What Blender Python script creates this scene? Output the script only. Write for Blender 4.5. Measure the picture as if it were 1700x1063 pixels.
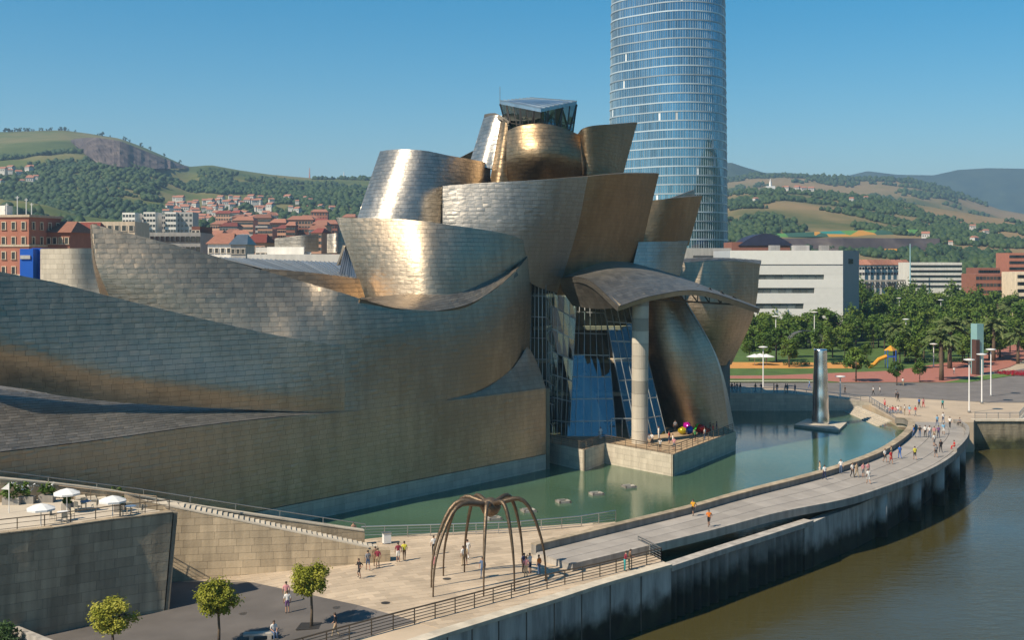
import bpy, bmesh, math, random
import numpy as np
from mathutils import Vector, Matrix
for o in list(bpy.data.objects): bpy.data.objects.remove(o)
S = bpy.context.scene
C = S.collection
RND = random.Random(7)
NR = np.random.default_rng(7)
R = math.radians
# ---------------------------------------------------------------- camera
F, H = 2000.0, 27.0                 # focal length in photo pixels, eye height above the plaza
cam = bpy.data.cameras.new('camera'); cam.sensor_width = 36; cam.lens = 36*F/1700
cam.shift_y = -101.5/1700; cam.clip_start = 1; cam.clip_end = 60000
co = bpy.data.objects.new('camera', cam); C.objects.link(co)
co.location = (0, 0, H); co.rotation_euler = (R(90), 0, 0); S.camera = co
# ---------------------------------------------------------------- sky, sun, exposure
SUN_EL, SH_AZ = 46.0, 37.0          # elevation; shadows fall towards this angle from +X to +Y
W = bpy.data.worlds.new('World'); S.world = W; W.use_nodes = True
nt = W.node_tree; bg = nt.nodes['Background']
sky = nt.nodes.new('ShaderNodeTexSky'); sky.sky_type = 'NISHITA'; sky.sun_disc = False
sd = Vector((-math.cos(R(SH_AZ)), -math.sin(R(SH_AZ)), 0))
sky.sun_elevation = R(SUN_EL); sky.sun_rotation = math.atan2(sd.x, sd.y)
sky.air_density = 1.0; sky.dust_density = 0.0; sky.ozone_density = 2.5; sky.altitude = 0
hs_ = nt.nodes.new('ShaderNodeHueSaturation'); hs_.inputs['Saturation'].default_value = 1.6; hs_.inputs['Hue'].default_value = .487
nt.links.new(sky.outputs[0], hs_.inputs['Color']); nt.links.new(hs_.outputs[0], bg.inputs[0]); bg.inputs[1].default_value = 0.078
sl = bpy.data.lights.new('sun', 'SUN'); sl.energy = 5.0; sl.angle = R(0.53); sl.color = (1, .87, .69)
so = bpy.data.objects.new('sun', sl); C.objects.link(so)
d = Vector((math.cos(R(SH_AZ))*math.cos(R(SUN_EL)), math.sin(R(SH_AZ))*math.cos(R(SUN_EL)), -math.sin(R(SUN_EL))))
so.rotation_euler = d.to_track_quat('-Z', 'Y').to_euler(); so.location = (-100, -80, 200)
S.view_settings.view_transform = 'Standard'; S.view_settings.look = 'None'
S.view_settings.exposure = 0.52; S.view_settings.gamma = 1; S.view_settings.use_curve_mapping = False
S.render.engine = 'CYCLES'
S.cycles.max_bounces = 7; S.cycles.diffuse_bounces = 3; S.cycles.glossy_bounces = 4
S.cycles.transmission_bounces = 4; S.cycles.volume_bounces = 0; S.cycles.transparent_max_bounces = 8
S.cycles.sample_clamp_indirect = 6
# ---------------------------------------------------------------- helpers
def P(px, py, Y): return Vector(((px-850)*Y/F, Y, H-(py-430)*Y/F))
def PZ(px, z, Y): return Vector(((px-850)*Y/F, Y, z))
def G(px, py, z=0.0):
    Y = F*(H-z)/(py-430); return Vector(((px-850)*Y/F, Y, z))
def gz(x): return -.057*max(0.0, -12-x)
def Gs(px, py, dz=0.0):               # point on the gently sloping plaza
    z = 0.0
    for _ in range(12): p = G(px, py, z+dz); z = gz(p.x)
    return G(px, py, z+dz)
def link(o): C.objects.link(o); return o
def tag(o, label=None, cat=None, group=None, kind=None):
    if label: o['label'] = label
    if cat: o['category'] = cat
    if group: o['group'] = group
    if kind: o['kind'] = kind
    return o
def thing(name, label, cat, loc=(0, 0, 0), rz=0, group=None):
    o = link(bpy.data.objects.new(name, None)); o.location = loc; o.rotation_euler = (0, 0, rz)
    o.empty_display_size = .2
    return tag(o, label, cat, group)
def par(o, p):                       # parent, meshes are written in world coordinates
    o.parent = p
    L = p.location
    if p.type == 'EMPTY': o.matrix_parent_inverse = Matrix.Translation(-L)
    return o
def copytree(o, parent=None):
    c = o.copy(); C.objects.link(c); c.parent = parent
    for ch in list(o.children): copytree(ch, c)
    return c
class MB:
    def __init__(s): s.v = []; s.f = []; s.m = []; s.r = []; s.mi = 0
    def add(s, vs, fs, rnd=None):
        b = len(s.v); s.v += [tuple(q) for q in vs]; s.f += [tuple(i+b for i in f) for f in fs]; s.m += [s.mi]*len(fs)
        s.r += [RND.random() if rnd is None else rnd]*len(vs)
    def box(s, c, d, rz=0, rnd=None, M=None):
        x, y, z = d[0]/2, d[1]/2, d[2]/2
        vs = [Vector((i*x, j*y, k*z)) for k in (-1, 1) for j in (-1, 1) for i in (-1, 1)]
        if M is None: M = Matrix.Rotation(rz, 3, 'Z')
        c = Vector(c)
        s.add([c+M@q for q in vs], [(0, 2, 3, 1), (4, 5, 7, 6), (0, 1, 5, 4), (2, 6, 7, 3), (0, 4, 6, 2), (1, 3, 7, 5)], rnd)
    def bar(s, a, b, w, h=None):
        a = Vector(a); b = Vector(b); h = h or w; dv = b-a; L = dv.length
        if L < 1e-6: return
        x = dv/L; up = Vector((0, 0, 1))
        if abs(x.z) > .99: up = Vector((0, 1, 0))
        y = up.cross(x).normalized(); z = x.cross(y)
        M = Matrix((x, y, z)).transposed(); s.box((a+b)/2, (L, w, h), M=M)
    def prism(s, poly, z0, z1, rnd=None):
        n = len(poly); A = sum(poly[i][0]*poly[(i+1) % n][1]-poly[(i+1) % n][0]*poly[i][1] for i in range(n))
        if A < 0: poly = poly[::-1]
        vs = [(p[0], p[1], z0 if len(p) < 3 or z1 is not None else z0) for p in poly]+[(p[0], p[1], z1) for p in poly]
        s.add(vs, [tuple(range(n))[::-1], tuple(range(n, 2*n))]+[(i, (i+1) % n, n+(i+1) % n, n+i) for i in range(n)], rnd)
    def tube(s, pts, rad, n=8, cap=True, rnd=None):
        pts = [Vector(p) for p in pts]; k = len(pts)
        if not hasattr(rad, '__len__'): rad = [rad]*k
        vs = []; fs = []; pr = None
        for i, p in enumerate(pts):
            t = (pts[min(i+1, k-1)]-pts[max(i-1, 0)]).normalized()
            if pr is None:
                pr = Vector((1, 0, 0)) if abs(t.x) < .9 else Vector((0, 1, 0))
            x = (pr-t*pr.dot(t)).normalized(); y = t.cross(x); pr = x
            for j in range(n):
                a = 2*math.pi*j/n; vs.append(p+(x*math.cos(a)+y*math.sin(a))*rad[i])
        for i in range(k-1):
            for j in range(n):
                fs.append((i*n+j, i*n+(j+1) % n, (i+1)*n+(j+1) % n, (i+1)*n+j))
        if cap: fs += [tuple(range(n))[::-1], tuple(range((k-1)*n, k*n))]
        s.add(vs, fs, rnd)
    def lathe(s, prof, c=(0, 0, 0), n=24, rnd=None):
        c = Vector(c); k = len(prof)
        vs = [c+Vector((r*math.cos(2*math.pi*j/n), r*math.sin(2*math.pi*j/n), z)) for r, z in prof for j in range(n)]
        fs = [(i*n+j, i*n+(j+1) % n, (i+1)*n+(j+1) % n, (i+1)*n+j) for i in range(k-1) for j in range(n)]
        fs += [tuple(range(n))[::-1], tuple(range((k-1)*n, k*n))]
        s.add(vs, fs, rnd)
    def build(s, name, mats, parent=None, smooth=False, kind=None):
        me = bpy.data.meshes.new(name); me.from_pydata(s.v, [], s.f)
        mats = mats if isinstance(mats, (list, tuple)) else [mats]
        for m in mats: me.materials.append(m)
        if len(mats) > 1: me.polygons.foreach_set('material_index', s.m)
        at = me.attributes.new('rnd', 'FLOAT', 'POINT'); at.data.foreach_set('value', s.r)
        if smooth: me.polygons.foreach_set('use_smooth', [True]*len(s.f))
        me.update()
        o = link(bpy.data.objects.new(name, me))
        if parent: par(o, parent)
        if kind: o['kind'] = kind
        return o
# ---------------------------------------------------------------- materials
MATS = {}
def newmat(name):
    m = bpy.data.materials.new(name); m.use_nodes = True; MATS[name] = m
    return m, m.node_tree, m.node_tree.nodes['Principled BSDF']
def nd(t, k, **kw):
    n = t.nodes.new('ShaderNode'+k)
    for a, b in kw.items():
        if a.startswith('i_'):
            key = a[2:]; key = int(key) if key.isdigit() else key.replace('_', ' ')
            n.inputs[key].default_value = b
        else: setattr(n, a, b)
    return n
def ramp(t, fac, stops):
    n = t.nodes.new('ShaderNodeValToRGB'); e = n.color_ramp.elements
    while len(e) < len(stops): e.new(.5)
    for q, (p, c) in zip(e, stops): q.position = p; q.color = (*c, 1) if len(c) == 3 else c
    t.links.new(fac, n.inputs[0]); return n
def coords(t, sc=1.0, scale=None):
    g = nd(t, 'NewGeometry')
    mp = nd(t, 'Mapping'); mp.inputs['Scale'].default_value = scale or (sc, sc, sc)
    t.links.new(g.outputs['Position'], mp.inputs[0]); return mp.outputs[0]
def lerp(c, k): return tuple(max(0, x*k) for x in c)
def simple(name, col, rough=.7, metal=0, var=.25, nscale=.6, rvar=.3, bump=0, bscale=4, spec=.4, streak=0):
    """colour with slow noise, per-piece variation and fine relief"""
    m, t, b = newmat(name); L = t.links.new
    v = coords(t); n1 = nd(t, 'TexNoise', i_Scale=nscale, i_Detail=6.0, i_Roughness=.6); L(v, n1.inputs['Vector'])
    r1 = ramp(t, n1.outputs[0], [(.25, lerp(col, 1-var)), (.75, lerp(col, 1+var))])
    at = nd(t, 'Attribute', attribute_name='rnd')
    mr = nd(t, 'MapRange', i_To_Min=1-rvar, i_To_Max=1+rvar); L(at.outputs['Fac'], mr.inputs[0])
    mx = nd(t, 'VectorMath', operation='SCALE'); L(r1.outputs[0], mx.inputs[0]); L(mr.outputs[0], mx.inputs['Scale'])
    out = mx.outputs[0]
    if streak:
        v2 = coords(t, scale=(1.2, 1.2, .08)); n2 = nd(t, 'TexNoise', i_Scale=1.0, i_Detail=5.0); L(v2, n2.inputs['Vector'])
        mr2 = nd(t, 'MapRange', i_From_Min=.35, i_From_Max=.7, i_To_Min=1-streak, i_To_Max=1.08); L(n2.outputs[0], mr2.inputs[0])
        m2 = nd(t, 'VectorMath', operation='SCALE'); L(out, m2.inputs[0]); L(mr2.outputs[0], m2.inputs['Scale']); out = m2.outputs[0]
    L(out, b.inputs['Base Color'])
    b.inputs['Roughness'].default_value = rough; b.inputs['Metallic'].default_value = metal
    b.inputs['Specular IOR Level'].default_value = spec
    if bump:
        n3 = nd(t, 'TexNoise', i_Scale=bscale, i_Detail=6.0); L(v, n3.inputs['Vector'])
        bp = nd(t, 'Bump', i_Strength=bump, i_Distance=.1); L(n3.outputs[0], bp.inputs['Height']); L(bp.outputs[0], b.inputs['Normal'])
    return m
def titanium(name, col, rough=.42):
    m, t, b = newmat(name); L = t.links.new
    at = nd(t, 'Attribute', attribute_name='rnd')
    v = coords(t, scale=(.05, .05, .07)); n1 = nd(t, 'TexNoise', i_Scale=1.0, i_Detail=4.0); L(v, n1.inputs['Vector'])
    v2 = coords(t, scale=(.9, .9, .12)); n2 = nd(t, 'TexNoise', i_Scale=1.0, i_Detail=5.0); L(v2, n2.inputs['Vector'])
    a1 = nd(t, 'Math', operation='MULTIPLY_ADD', i_1=.12); L(at.outputs['Fac'], a1.inputs[0]); L(n1.outputs[0], a1.inputs[2])
    a2 = nd(t, 'Math', operation='MULTIPLY_ADD', i_1=.5); L(n2.outputs[0], a2.inputs[0]); L(a1.outputs[0], a2.inputs[2])
    r = ramp(t, a2.outputs[0], [(.15, lerp(col, .66)), (.7, col), (1.0, lerp(col, 1.12))])
    # (factor lies around .5 - 1.5: compress)
    mr = nd(t, 'MapRange', i_From_Min=.55, i_From_Max=1.25, i_To_Min=.0, i_To_Max=1.0); L(a2.outputs[0], mr.inputs[0])
    t.links.new(mr.outputs[0], r.inputs[0])
    L(r.outputs[0], b.inputs['Base Color']); b.inputs['Metallic'].default_value = 1
    rr = nd(t, 'MapRange', i_To_Min=rough-.025, i_To_Max=rough+.03); L(at.outputs['Fac'], rr.inputs[0]); L(rr.outputs[0], b.inputs['Roughness'])
    n3 = nd(t, 'TexNoise', i_Scale=1.1, i_Detail=3.0); L(coords(t, scale=(1, 1, 2.6)), n3.inputs['Vector'])
    bp = nd(t, 'Bump', i_Strength=.42, i_Distance=.12); L(n3.outputs[0], bp.inputs['Height']); L(bp.outputs[0], b.inputs['Normal'])
    return m
TI = titanium('titanium', (.58, .468, .338), .5)
TIS = titanium('titanium_silver', (.60, .55, .475), .46)
TIB = titanium('titanium_bronze', (.45, .32, .19), .5)
TIG = titanium('titanium_grey', (.45, .405, .345), .54)
GAP = simple('panel_joint', (.2, .17, .13), .55, .8)
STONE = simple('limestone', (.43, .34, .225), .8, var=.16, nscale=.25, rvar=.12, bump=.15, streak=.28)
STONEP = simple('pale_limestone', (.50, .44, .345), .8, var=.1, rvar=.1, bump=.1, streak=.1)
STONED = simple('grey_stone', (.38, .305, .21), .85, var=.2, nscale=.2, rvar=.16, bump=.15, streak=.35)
JOINT = simple('stone_joint', (.2, .165, .12), .9)
PAVE = simple('paving_stone', (.44, .35, .25), .75, var=.2, nscale=.16, rvar=.13)
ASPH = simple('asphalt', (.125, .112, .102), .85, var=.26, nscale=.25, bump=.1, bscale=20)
CONC = simple('concrete', (.34, .31, .27), .85, var=.16, nscale=.3, bump=.1, streak=.3)
DECK = simple('walkway_deck', (.30, .272, .24), .85, var=.16, nscale=.35, rvar=.1, bump=.1)
WHITE = simple('white_paint', (.72, .71, .68), .5, var=.05, rvar=.05)
STEEL = simple('steel', (.45, .45, .44), .35, .9, var=.1)
DSTEEL = simple('dark_steel', (.10, .09, .08), .5, .6, var=.1)
POLISH = simple('polished_steel', (.75, .76, .78), .22, 1, var=.03, rvar=.03)
BRONZE = simple('bronze', (.16, .115, .075), .5, .75, var=.35, nscale=2.5, bump=.4, bscale=6)
BRICK = simple('red_brick', (.29, .115, .075), .85, var=.15, nscale=.5)
BRICKD = simple('dark_brick', (.21, .085, .06), .85, var=.15)
CREAM = simple('cream_render', (.55, .45, .33), .85, var=.12, streak=.15)
PINK = simple('pink_render', (.46, .26, .17), .85, var=.1)
GREYB = simple('grey_render', (.36, .345, .32), .85, var=.12, streak=.15)
WHITER = simple('white_render', (.66, .63, .57), .8, var=.08, streak=.1)
TILE = simple('roof_tile', (.28, .125, .08), .8, var=.25, nscale=1.2)
TILED = simple('dark_roof_tile', (.20, .05, .035), .8, var=.25, nscale=1.2)
BLUE = simple('blue_panel', (.012, .10, .46), .45, var=.06, rvar=.05)
BARK = simple('bark', (.10, .07, .045), .9, var=.3, nscale=4)
def glassy(name, col, rough=.06, spec=.9, coat=.0, metal=0.0, rvar=.4):
    m, t, b = newmat(name); L = t.links.new
    at = nd(t, 'Attribute', attribute_name='rnd')
    mr = nd(t, 'MapRange', i_To_Min=1-rvar, i_To_Max=1+rvar); L(at.outputs['Fac'], mr.inputs[0])
    rgb = nd(t, 'RGB'); rgb.outputs[0].default_value = (*col, 1)
    mx = nd(t, 'VectorMath', operation='SCALE'); L(rgb.outputs[0], mx.inputs[0]); L(mr.outputs[0], mx.inputs['Scale'])
    L(mx.outputs[0], b.inputs['Base Color'])
    b.inputs['Roughness'].default_value = rough; b.inputs['Specular IOR Level'].default_value = spec
    b.inputs['Metallic'].default_value = metal; b.inputs['Coat Weight'].default_value = coat; b.inputs['Coat Roughness'].default_value = .03
    return m
GLASSD = glassy('dark_window_glass', (.03, .034, .038), .08, .8)
def clearglass(name, tint, gl):
    m, t, b = newmat(name); L = t.links.new; t.nodes.remove(b); out = t.nodes['Material Output']
    tr = nd(t, 'BsdfTransparent'); tr.inputs[0].default_value = (*tint, 1)
    g = nd(t, 'BsdfGlossy', i_Roughness=.02); g.inputs[0].default_value = (.8, .93, 1, 1)
    fr = nd(t, 'Fresnel', i_IOR=1.5)
    ad = nd(t, 'Math', operation='ADD', i_1=gl); L(fr.outputs[0], ad.inputs[0])
    mx = nd(t, 'MixShader'); L(ad.outputs[0], mx.inputs[0]); L(tr.outputs[0], mx.inputs[1]); L(g.outputs[0], mx.inputs[2]); L(mx.outputs[0], out.inputs[0])
    return m
GLASS = clearglass('atrium_glass', (.42, .56, .55), .1)
GLASSB = clearglass('atrium_glass_coated', (.38, .52, .54), .17)
def water(name, col, wscale, bump, rough, detail=4.0, col2=None, cs=.02):
    m, t, b = newmat(name); L = t.links.new
    v = coords(t); n0 = nd(t, 'TexNoise', i_Scale=cs, i_Detail=5.0); L(v, n0.inputs['Vector'])
    r = ramp(t, n0.outputs[0], [(.3, col), (.7, col2 or lerp(col, 1.25))]); L(r.outputs[0], b.inputs['Base Color'])
    b.inputs['Roughness'].default_value = rough; b.inputs['IOR'].default_value = 1.33
    v2 = coords(t, scale=wscale); n = nd(t, 'TexNoise', i_Scale=1.0, i_Detail=detail, i_Roughness=.62); L(v2, n.inputs['Vector'])
    bp = nd(t, 'Bump', i_Strength=bump, i_Distance=.25); L(n.outputs[0], bp.inputs['Height']); L(bp.outputs[0], b.inputs['Normal'])
    nw = nd(t, 'TexNoise', i_Scale=.035, i_Detail=4.0); L(v, nw.inputs['Vector'])      # wind patches
    mw = nd(t, 'MapRange', i_From_Min=.35, i_From_Max=.65, i_To_Min=bump*.45, i_To_Max=bump*1.7); L(nw.outputs[0], mw.inputs[0]); L(mw.outputs[0], bp.inputs['Strength'])
    return m
RIVER = water('river_water', (.052, .046, .015), (.5, 1.0, 1), .3, .06, 5.0, (.062, .054, .02))
POND = water('pond_water', (.045, .085, .045), (1.6, 2.6, 1), .08, .02, 3.0, (.07, .13, .078), .05)
def foliage(name, cols, ns=.15, trans=.25):
    m, t, b = newmat(name); L = t.links.new
    at = nd(t, 'Attribute', attribute_name='rnd')
    oi = nd(t, 'ObjectInfo')
    n = nd(t, 'TexNoise', i_Scale=ns, i_Detail=3.0); L(coords(t), n.inputs['Vector'])
    a = nd(t, 'Math', operation='MULTIPLY_ADD', i_1=.55); L(at.outputs['Fac'], a.inputs[0]); L(n.outputs[0], a.inputs[2])
    a3 = nd(t, 'Math', operation='MULTIPLY_ADD', i_1=.35); L(oi.outputs['Random'], a3.inputs[0]); L(a.outputs[0], a3.inputs[2])
    a2 = nd(t, 'MapRange', i_From_Min=.45, i_From_Max=1.25); L(a3.outputs[0], a2.inputs[0])
    k = len(cols); r = ramp(t, a2.outputs[0], [(i/(k-1), c) for i, c in enumerate(cols)])
    L(r.outputs[0], b.inputs['Base Color']); b.inputs['Roughness'].default_value = .65; b.inputs['Specular IOR Level'].default_value = .25
    tl = nd(t, 'BsdfTranslucent'); L(r.outputs[0], tl.inputs[0])
    mx = nd(t, 'MixShader'); mx.inputs[0].default_value = trans; L(b.outputs[0], mx.inputs[1]); L(tl.outputs[0], mx.inputs[2])
    L(mx.outputs[0], t.nodes['Material Output'].inputs[0])
    return m
LEAF = foliage('leaf_green', [(.035, .075, .012), (.075, .14, .02), (.15, .21, .03)])
LEAFY = foliage('leaf_yellow_green', [(.13, .15, .015), (.25, .26, .025), (.40, .38, .06)], .6)
LEAFD = foliage('leaf_dark', [(.014, .035, .012), (.03, .07, .02), (.05, .095, .03)])
PALM = foliage('palm_leaf', [(.05, .085, .02), (.10, .14, .04), (.17, .2, .07)])
WOODS = foliage('hill_woods', [(.012, .032, .014), (.024, .055, .02), (.05, .085, .025)], .01, .1)
GRASS = simple('grass', (.07, .125, .022), .9, var=.35, nscale=.25)
REDPATH = simple('red_paving', (.27, .105, .075), .85, var=.12)
PLAYGR = simple('orange_ground', (.42, .2, .05), .85, var=.15)
CITY = simple('city_ground', (.2, .18, .15), .9, var=.3, nscale=.02)
def quaymat(name, base, algae, z0, z1):
    m, t, b = newmat(name); L = t.links.new
    v = coords(t, scale=(.8, .8, .12)); n = nd(t, 'TexNoise', i_Scale=1.0, i_Detail=7.0, i_Roughness=.65); L(v, n.inputs['Vector'])
    r = ramp(t, n.outputs[0], [(.3, lerp(base, .4)), (.55, base), (.75, lerp(base, 1.3))])
    g = nd(t, 'NewGeometry'); sx = nd(t, 'SeparateXYZ'); L(g.outputs['Position'], sx.inputs[0])
    n2 = nd(t, 'TexNoise', i_Scale=.6, i_Detail=6.0); L(coords(t), n2.inputs['Vector'])
    ad = nd(t, 'Math', operation='MULTIPLY_ADD', i_1=2.6); L(n2.outputs[0], ad.inputs[0]); L(sx.outputs[2], ad.inputs[2])
    mr = nd(t, 'MapRange', i_From_Min=z0+1.3, i_From_Max=z1+1.3, interpolation_type='SMOOTHSTEP'); L(ad.outputs[0], mr.inputs[0])
    r2 = ramp(t, n2.outputs[0], [(.35, lerp(algae, .5)), (.7, lerp(algae, 1.5))])
    mx = nd(t, 'Mix', data_type='RGBA'); L(mr.outputs[0], mx.inputs[0]); L(r2.outputs[0], mx.inputs[6]); L(r.outputs[0], mx.inputs[7])
    L(mx.outputs[2], b.inputs['Base Color']); b.inputs['Roughness'].default_value = .8
    bp = nd(t, 'Bump', i_Strength=.3, i_Distance=.1); L(n.outputs[0], bp.inputs['Height']); L(bp.outputs[0], b.inputs['Normal'])
    return m
QUAY = quaymat('quay_concrete', (.42, .405, .37), (.018, .022, .009), -3.7, -1.7)
QUAYS = quaymat('sheet_pile', (.25, .24, .22), (.014, .018, .008), -3.3, -1.0)
BANK = quaymat('bank_stone', (.22, .19, .13), (.05, .055, .018), -4.2, -2.0)
# ---------------------------------------------------------------- curved panelled shells
def cr(A, n):                         # Catmull-Rom along axis 0 of array (k, ..., 3)
    k = len(A)
    if k == 2:
        t = np.linspace(0, 1, n).reshape(-1, *([1]*(A.ndim-1))); return A[0]*(1-t)+A[1]*t
    E = np.concatenate([2*A[:1]-A[1:2], A, 2*A[-1:]-A[-2:-1]])
    t = np.linspace(0, k-1, n); i = np.minimum(t.astype(int), k-2); f = (t-i).reshape(-1, *([1]*(A.ndim-1)))
    p0, p1, p2, p3 = E[i], E[i+1], E[i+2], E[i+3]
    return .5*(2*p1+(p2-p0)*f+(2*p0-5*p1+4*p2-p3)*f*f+(3*p1-p0-3*p2+p3)*f**3)
def bil(Gd, u, v):                    # bilinear sample of grid (nv, nu, ...) at u,v in 0..1
    nv, nu = Gd.shape[:2]
    x = np.clip(u, 0, 1)*(nu-1); y = np.clip(v, 0, 1)*(nv-1)
    i = np.minimum(x.astype(int), nu-2); j = np.minimum(y.astype(int), nv-2); fx = x-i; fy = y-j
    if Gd.ndim == 3: fx = fx[..., None]; fy = fy[..., None]
    return (Gd[j, i]*(1-fx)+Gd[j, i+1]*fx)*(1-fy)+(Gd[j+1, i]*(1-fx)+Gd[j+1, i+1]*fx)*fy
PANELQ = {}                           # owner -> list of (verts(15,3), size, rnd, parent, material)
FQ = [(r*5+c, r*5+c+1, (r+1)*5+c+1, (r+1)*5+c) for r in range(2) for c in range(4)]
def panelmesh(name, V, rn, mat, parent, kind=None):
    n = len(V)
    me = bpy.data.meshes.new(name)
    me.vertices.add(n*15); me.vertices.foreach_set('co', V.reshape(-1).astype(np.float32))
    q = (np.array(FQ)[None]+np.arange(n)[:, None, None]*15).reshape(-1)
    me.loops.add(len(q)); me.loops.foreach_set('vertex_index', q.astype(np.int32))
    me.polygons.add(n*8); me.polygons.foreach_set('loop_start', np.arange(0, n*32, 4, dtype=np.int32))
    me.polygons.foreach_set('use_smooth', np.ones(n*8, bool))
    at = me.attributes.new('rnd', 'FLOAT', 'POINT'); at.data.foreach_set('value', np.repeat(rn, 15).astype(np.float32))
    me.materials.append(mat); me.update(calc_edges=True); me.validate()
    o = link(bpy.data.objects.new(name, me)); par(o, parent)
    if kind: o['kind'] = kind
    return o
def shell(name, parent, rows, mat, pw=1.2, ph=.6, mode='z', gap=.010, amp=.027, lap=.016, thick=.5, back=None, owner='museum',
          pname='titanium_panel', flip=False, label=None, Nu=49, Nv=25, stag=True):
    A = np.array([[tuple(q) for q in r] for r in rows], float)
    g = cr(A, 41); g = np.swapaxes(cr(np.swapaxes(g, 0, 1), 97), 0, 1)       # (nv, nu, 3), v=0 top
    g = g[::-1].copy()                                                       # v=0 bottom
    du = np.gradient(g, axis=1); dv = np.gradient(g, axis=0)
    n = np.cross(du, dv); n /= np.linalg.norm(n, axis=2, keepdims=True)+1e-9
    if ((n*(np.array([0, 0, H])-g)).sum() < 0): n = -n; sgn = -1
    else: sgn = 1
    if flip: n = -n; sgn = -sgn
    # backing body
    us, vs = np.meshgrid(np.linspace(0, 1, Nu), np.linspace(0, 1, Nv))
    bp = bil(g, us, vs); bn = bil(n, us, vs); f0 = bp-bn*.05; f1 = bp-bn*(.05+thick)
    b = MB(); N = Nu*Nv; fs = []
    for j in range(Nv-1):
        for i in range(Nu-1):
            a = j*Nu+i; q = (a, a+1, a+Nu+1, a+Nu); q = q if sgn > 0 else q[::-1]
            fs.append(q); fs.append(tuple(x+N for x in q[::-1]))
    ring = [i for i in range(Nu)]+[j*Nu+Nu-1 for j in range(1, Nv)]+[(Nv-1)*Nu+i for i in range(Nu-2, -1, -1)]+[j*Nu for j in range(Nv-2, 0, -1)]
    for a, c in zip(ring, ring[1:]+ring[:1]):
        q = (c, a, a+N, c+N); fs.append(q if sgn > 0 else q[::-1])
    b.add(np.concatenate([f0.reshape(-1, 3), f1.reshape(-1, 3)]).tolist(), fs, .5)
    so_ = b.build(name, back or GAP, parent, smooth=False)
    if label: so_['label'] = label
    # panels
    mid = g[20]; sl_ = np.concatenate([[0], np.cumsum(np.linalg.norm(np.diff(mid, axis=0), axis=1))]); Lu = sl_[-1]
    ut = np.linspace(0, 1, 97)
    if mode == 'z': Q = np.maximum.accumulate(g[:, :, 2], axis=0)
    else: Q = np.concatenate([np.zeros((1, 97)), np.cumsum(np.linalg.norm(np.diff(g, axis=0), axis=2), axis=0)])
    q0, q1 = Q.min(), Q.max(); nu = max(1, round(Lu/pw)); w = Lu/nu
    cells = []
    for k in range(math.floor(q0/ph), math.ceil(q1/ph)+1):
        off = (.5*(k % 2)+.12*((k*7) % 5-2)) if stag else 0
        for j in range(-1, nu+1):
            a = (j+off)*w; c = a+w; a = max(a, 0); c = min(c, Lu)
            if c-a > .12: cells.append((a, c, k*ph, (k+1)*ph))
    Ce = np.array(cells); n_ = len(Ce); tt = np.array([0, .25, .5, .75, 1])
    ss = (Ce[:, :1]+gap)+(Ce[:, 1:2]-Ce[:, :1]-2*gap)*tt
    U = np.interp(ss, sl_, ut)
    x = U*96; i = np.minimum(x.astype(int), 95); fx = (x-i)[..., None]
    col = Q.T[i]*(1-fx)+Q.T[i+1]*fx                                          # (n,5,41)
    lo = np.maximum(Ce[:, 2:3]+gap, col[:, :, 0]); hi = np.minimum(Ce[:, 3:4]-gap, col[:, :, -1])
    ok = ((hi-lo) > .06).any(axis=1); hi = np.maximum(hi, lo)
    U, lo, hi, col = U[ok], lo[ok], hi[ok], col[ok]; n_ = len(U)
    if n_ == 0: return so_
    Vv = []
    for b_ in (0, .5, 1):
        tg = (lo+(hi-lo)*b_)[..., None]
        k = np.clip((col <= tg).sum(axis=2)-1, 0, 39)
        c0 = np.take_along_axis(col, k[..., None], 2)[..., 0]; c1 = np.take_along_axis(col, k[..., None]+1, 2)[..., 0]
        Vv.append((k+np.clip((tg[..., 0]-c0)/np.maximum(c1-c0, 1e-6), 0, 1))/40)
    Vv = np.stack(Vv, 1); UU = np.repeat(U[:, None], 3, 1)
    pos = bil(g, UU, Vv); nn = bil(n, UU, Vv)
    r1 = NR.normal(0, 1, (n_, 1, 1)); r2 = NR.normal(0, 1, (n_, 1, 1)); r3 = NR.normal(0, 1, (n_, 1, 1))
    wu = np.sin(np.pi*tt)[None, None]; wv = np.array([0, 1, 0]).reshape(1, 3, 1)
    bb = np.array([0, .5, 1]).reshape(1, 3, 1)
    dd = .02+amp*(r1*.7+.5)*wu*wv+lap*(1-bb)+amp*.12*r2*(tt[None, None]-.5)+amp*.05*r3*(bb-.5)+NR.normal(0, amp*.14, (n_, 3, 5))
    pos = pos+nn*dd[..., None]
    if sgn < 0: pos = pos[:, :, ::-1]
    V = pos.reshape(n_, 15, 3)
    e1 = V[:, 4]-V[:, 0]; e2 = V[:, 10]-V[:, 0]; cen = V.mean(axis=1)
    size = np.linalg.norm(np.cross(e1, e2), axis=1)/(cen[:, 1]**2)
    px = 850+F*cen[:, 0]/cen[:, 1]; py = 430+F*(H-cen[:, 2])/cen[:, 1]
    size[(px < 0) | (px > 1700) | (py < 0) | (py > 1063)] = 0
    PANELQ.setdefault(owner, []).append((V, size, NR.random(n_), so_, mat, pname))
    return so_
def flush_panels(owner, limit=300):
    L = PANELQ.pop(owner); allv = np.concatenate([q[1] for q in L])
    th = np.sort(allv)[-limit] if len(allv) > limit else -1
    cnt = 0
    for V, size, rn, so_, mat, pname in L:
        big = size >= th if th > 0 else np.ones(len(size), bool)
        rest = ~big
        if rest.any(): panelmesh(pname+'s', V[rest], rn[rest], mat, so_, 'stuff')
        for i in np.nonzero(big)[0]: panelmesh(pname, V[i:i+1], rn[i:i+1], mat, so_); cnt += 1
    return cnt
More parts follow.
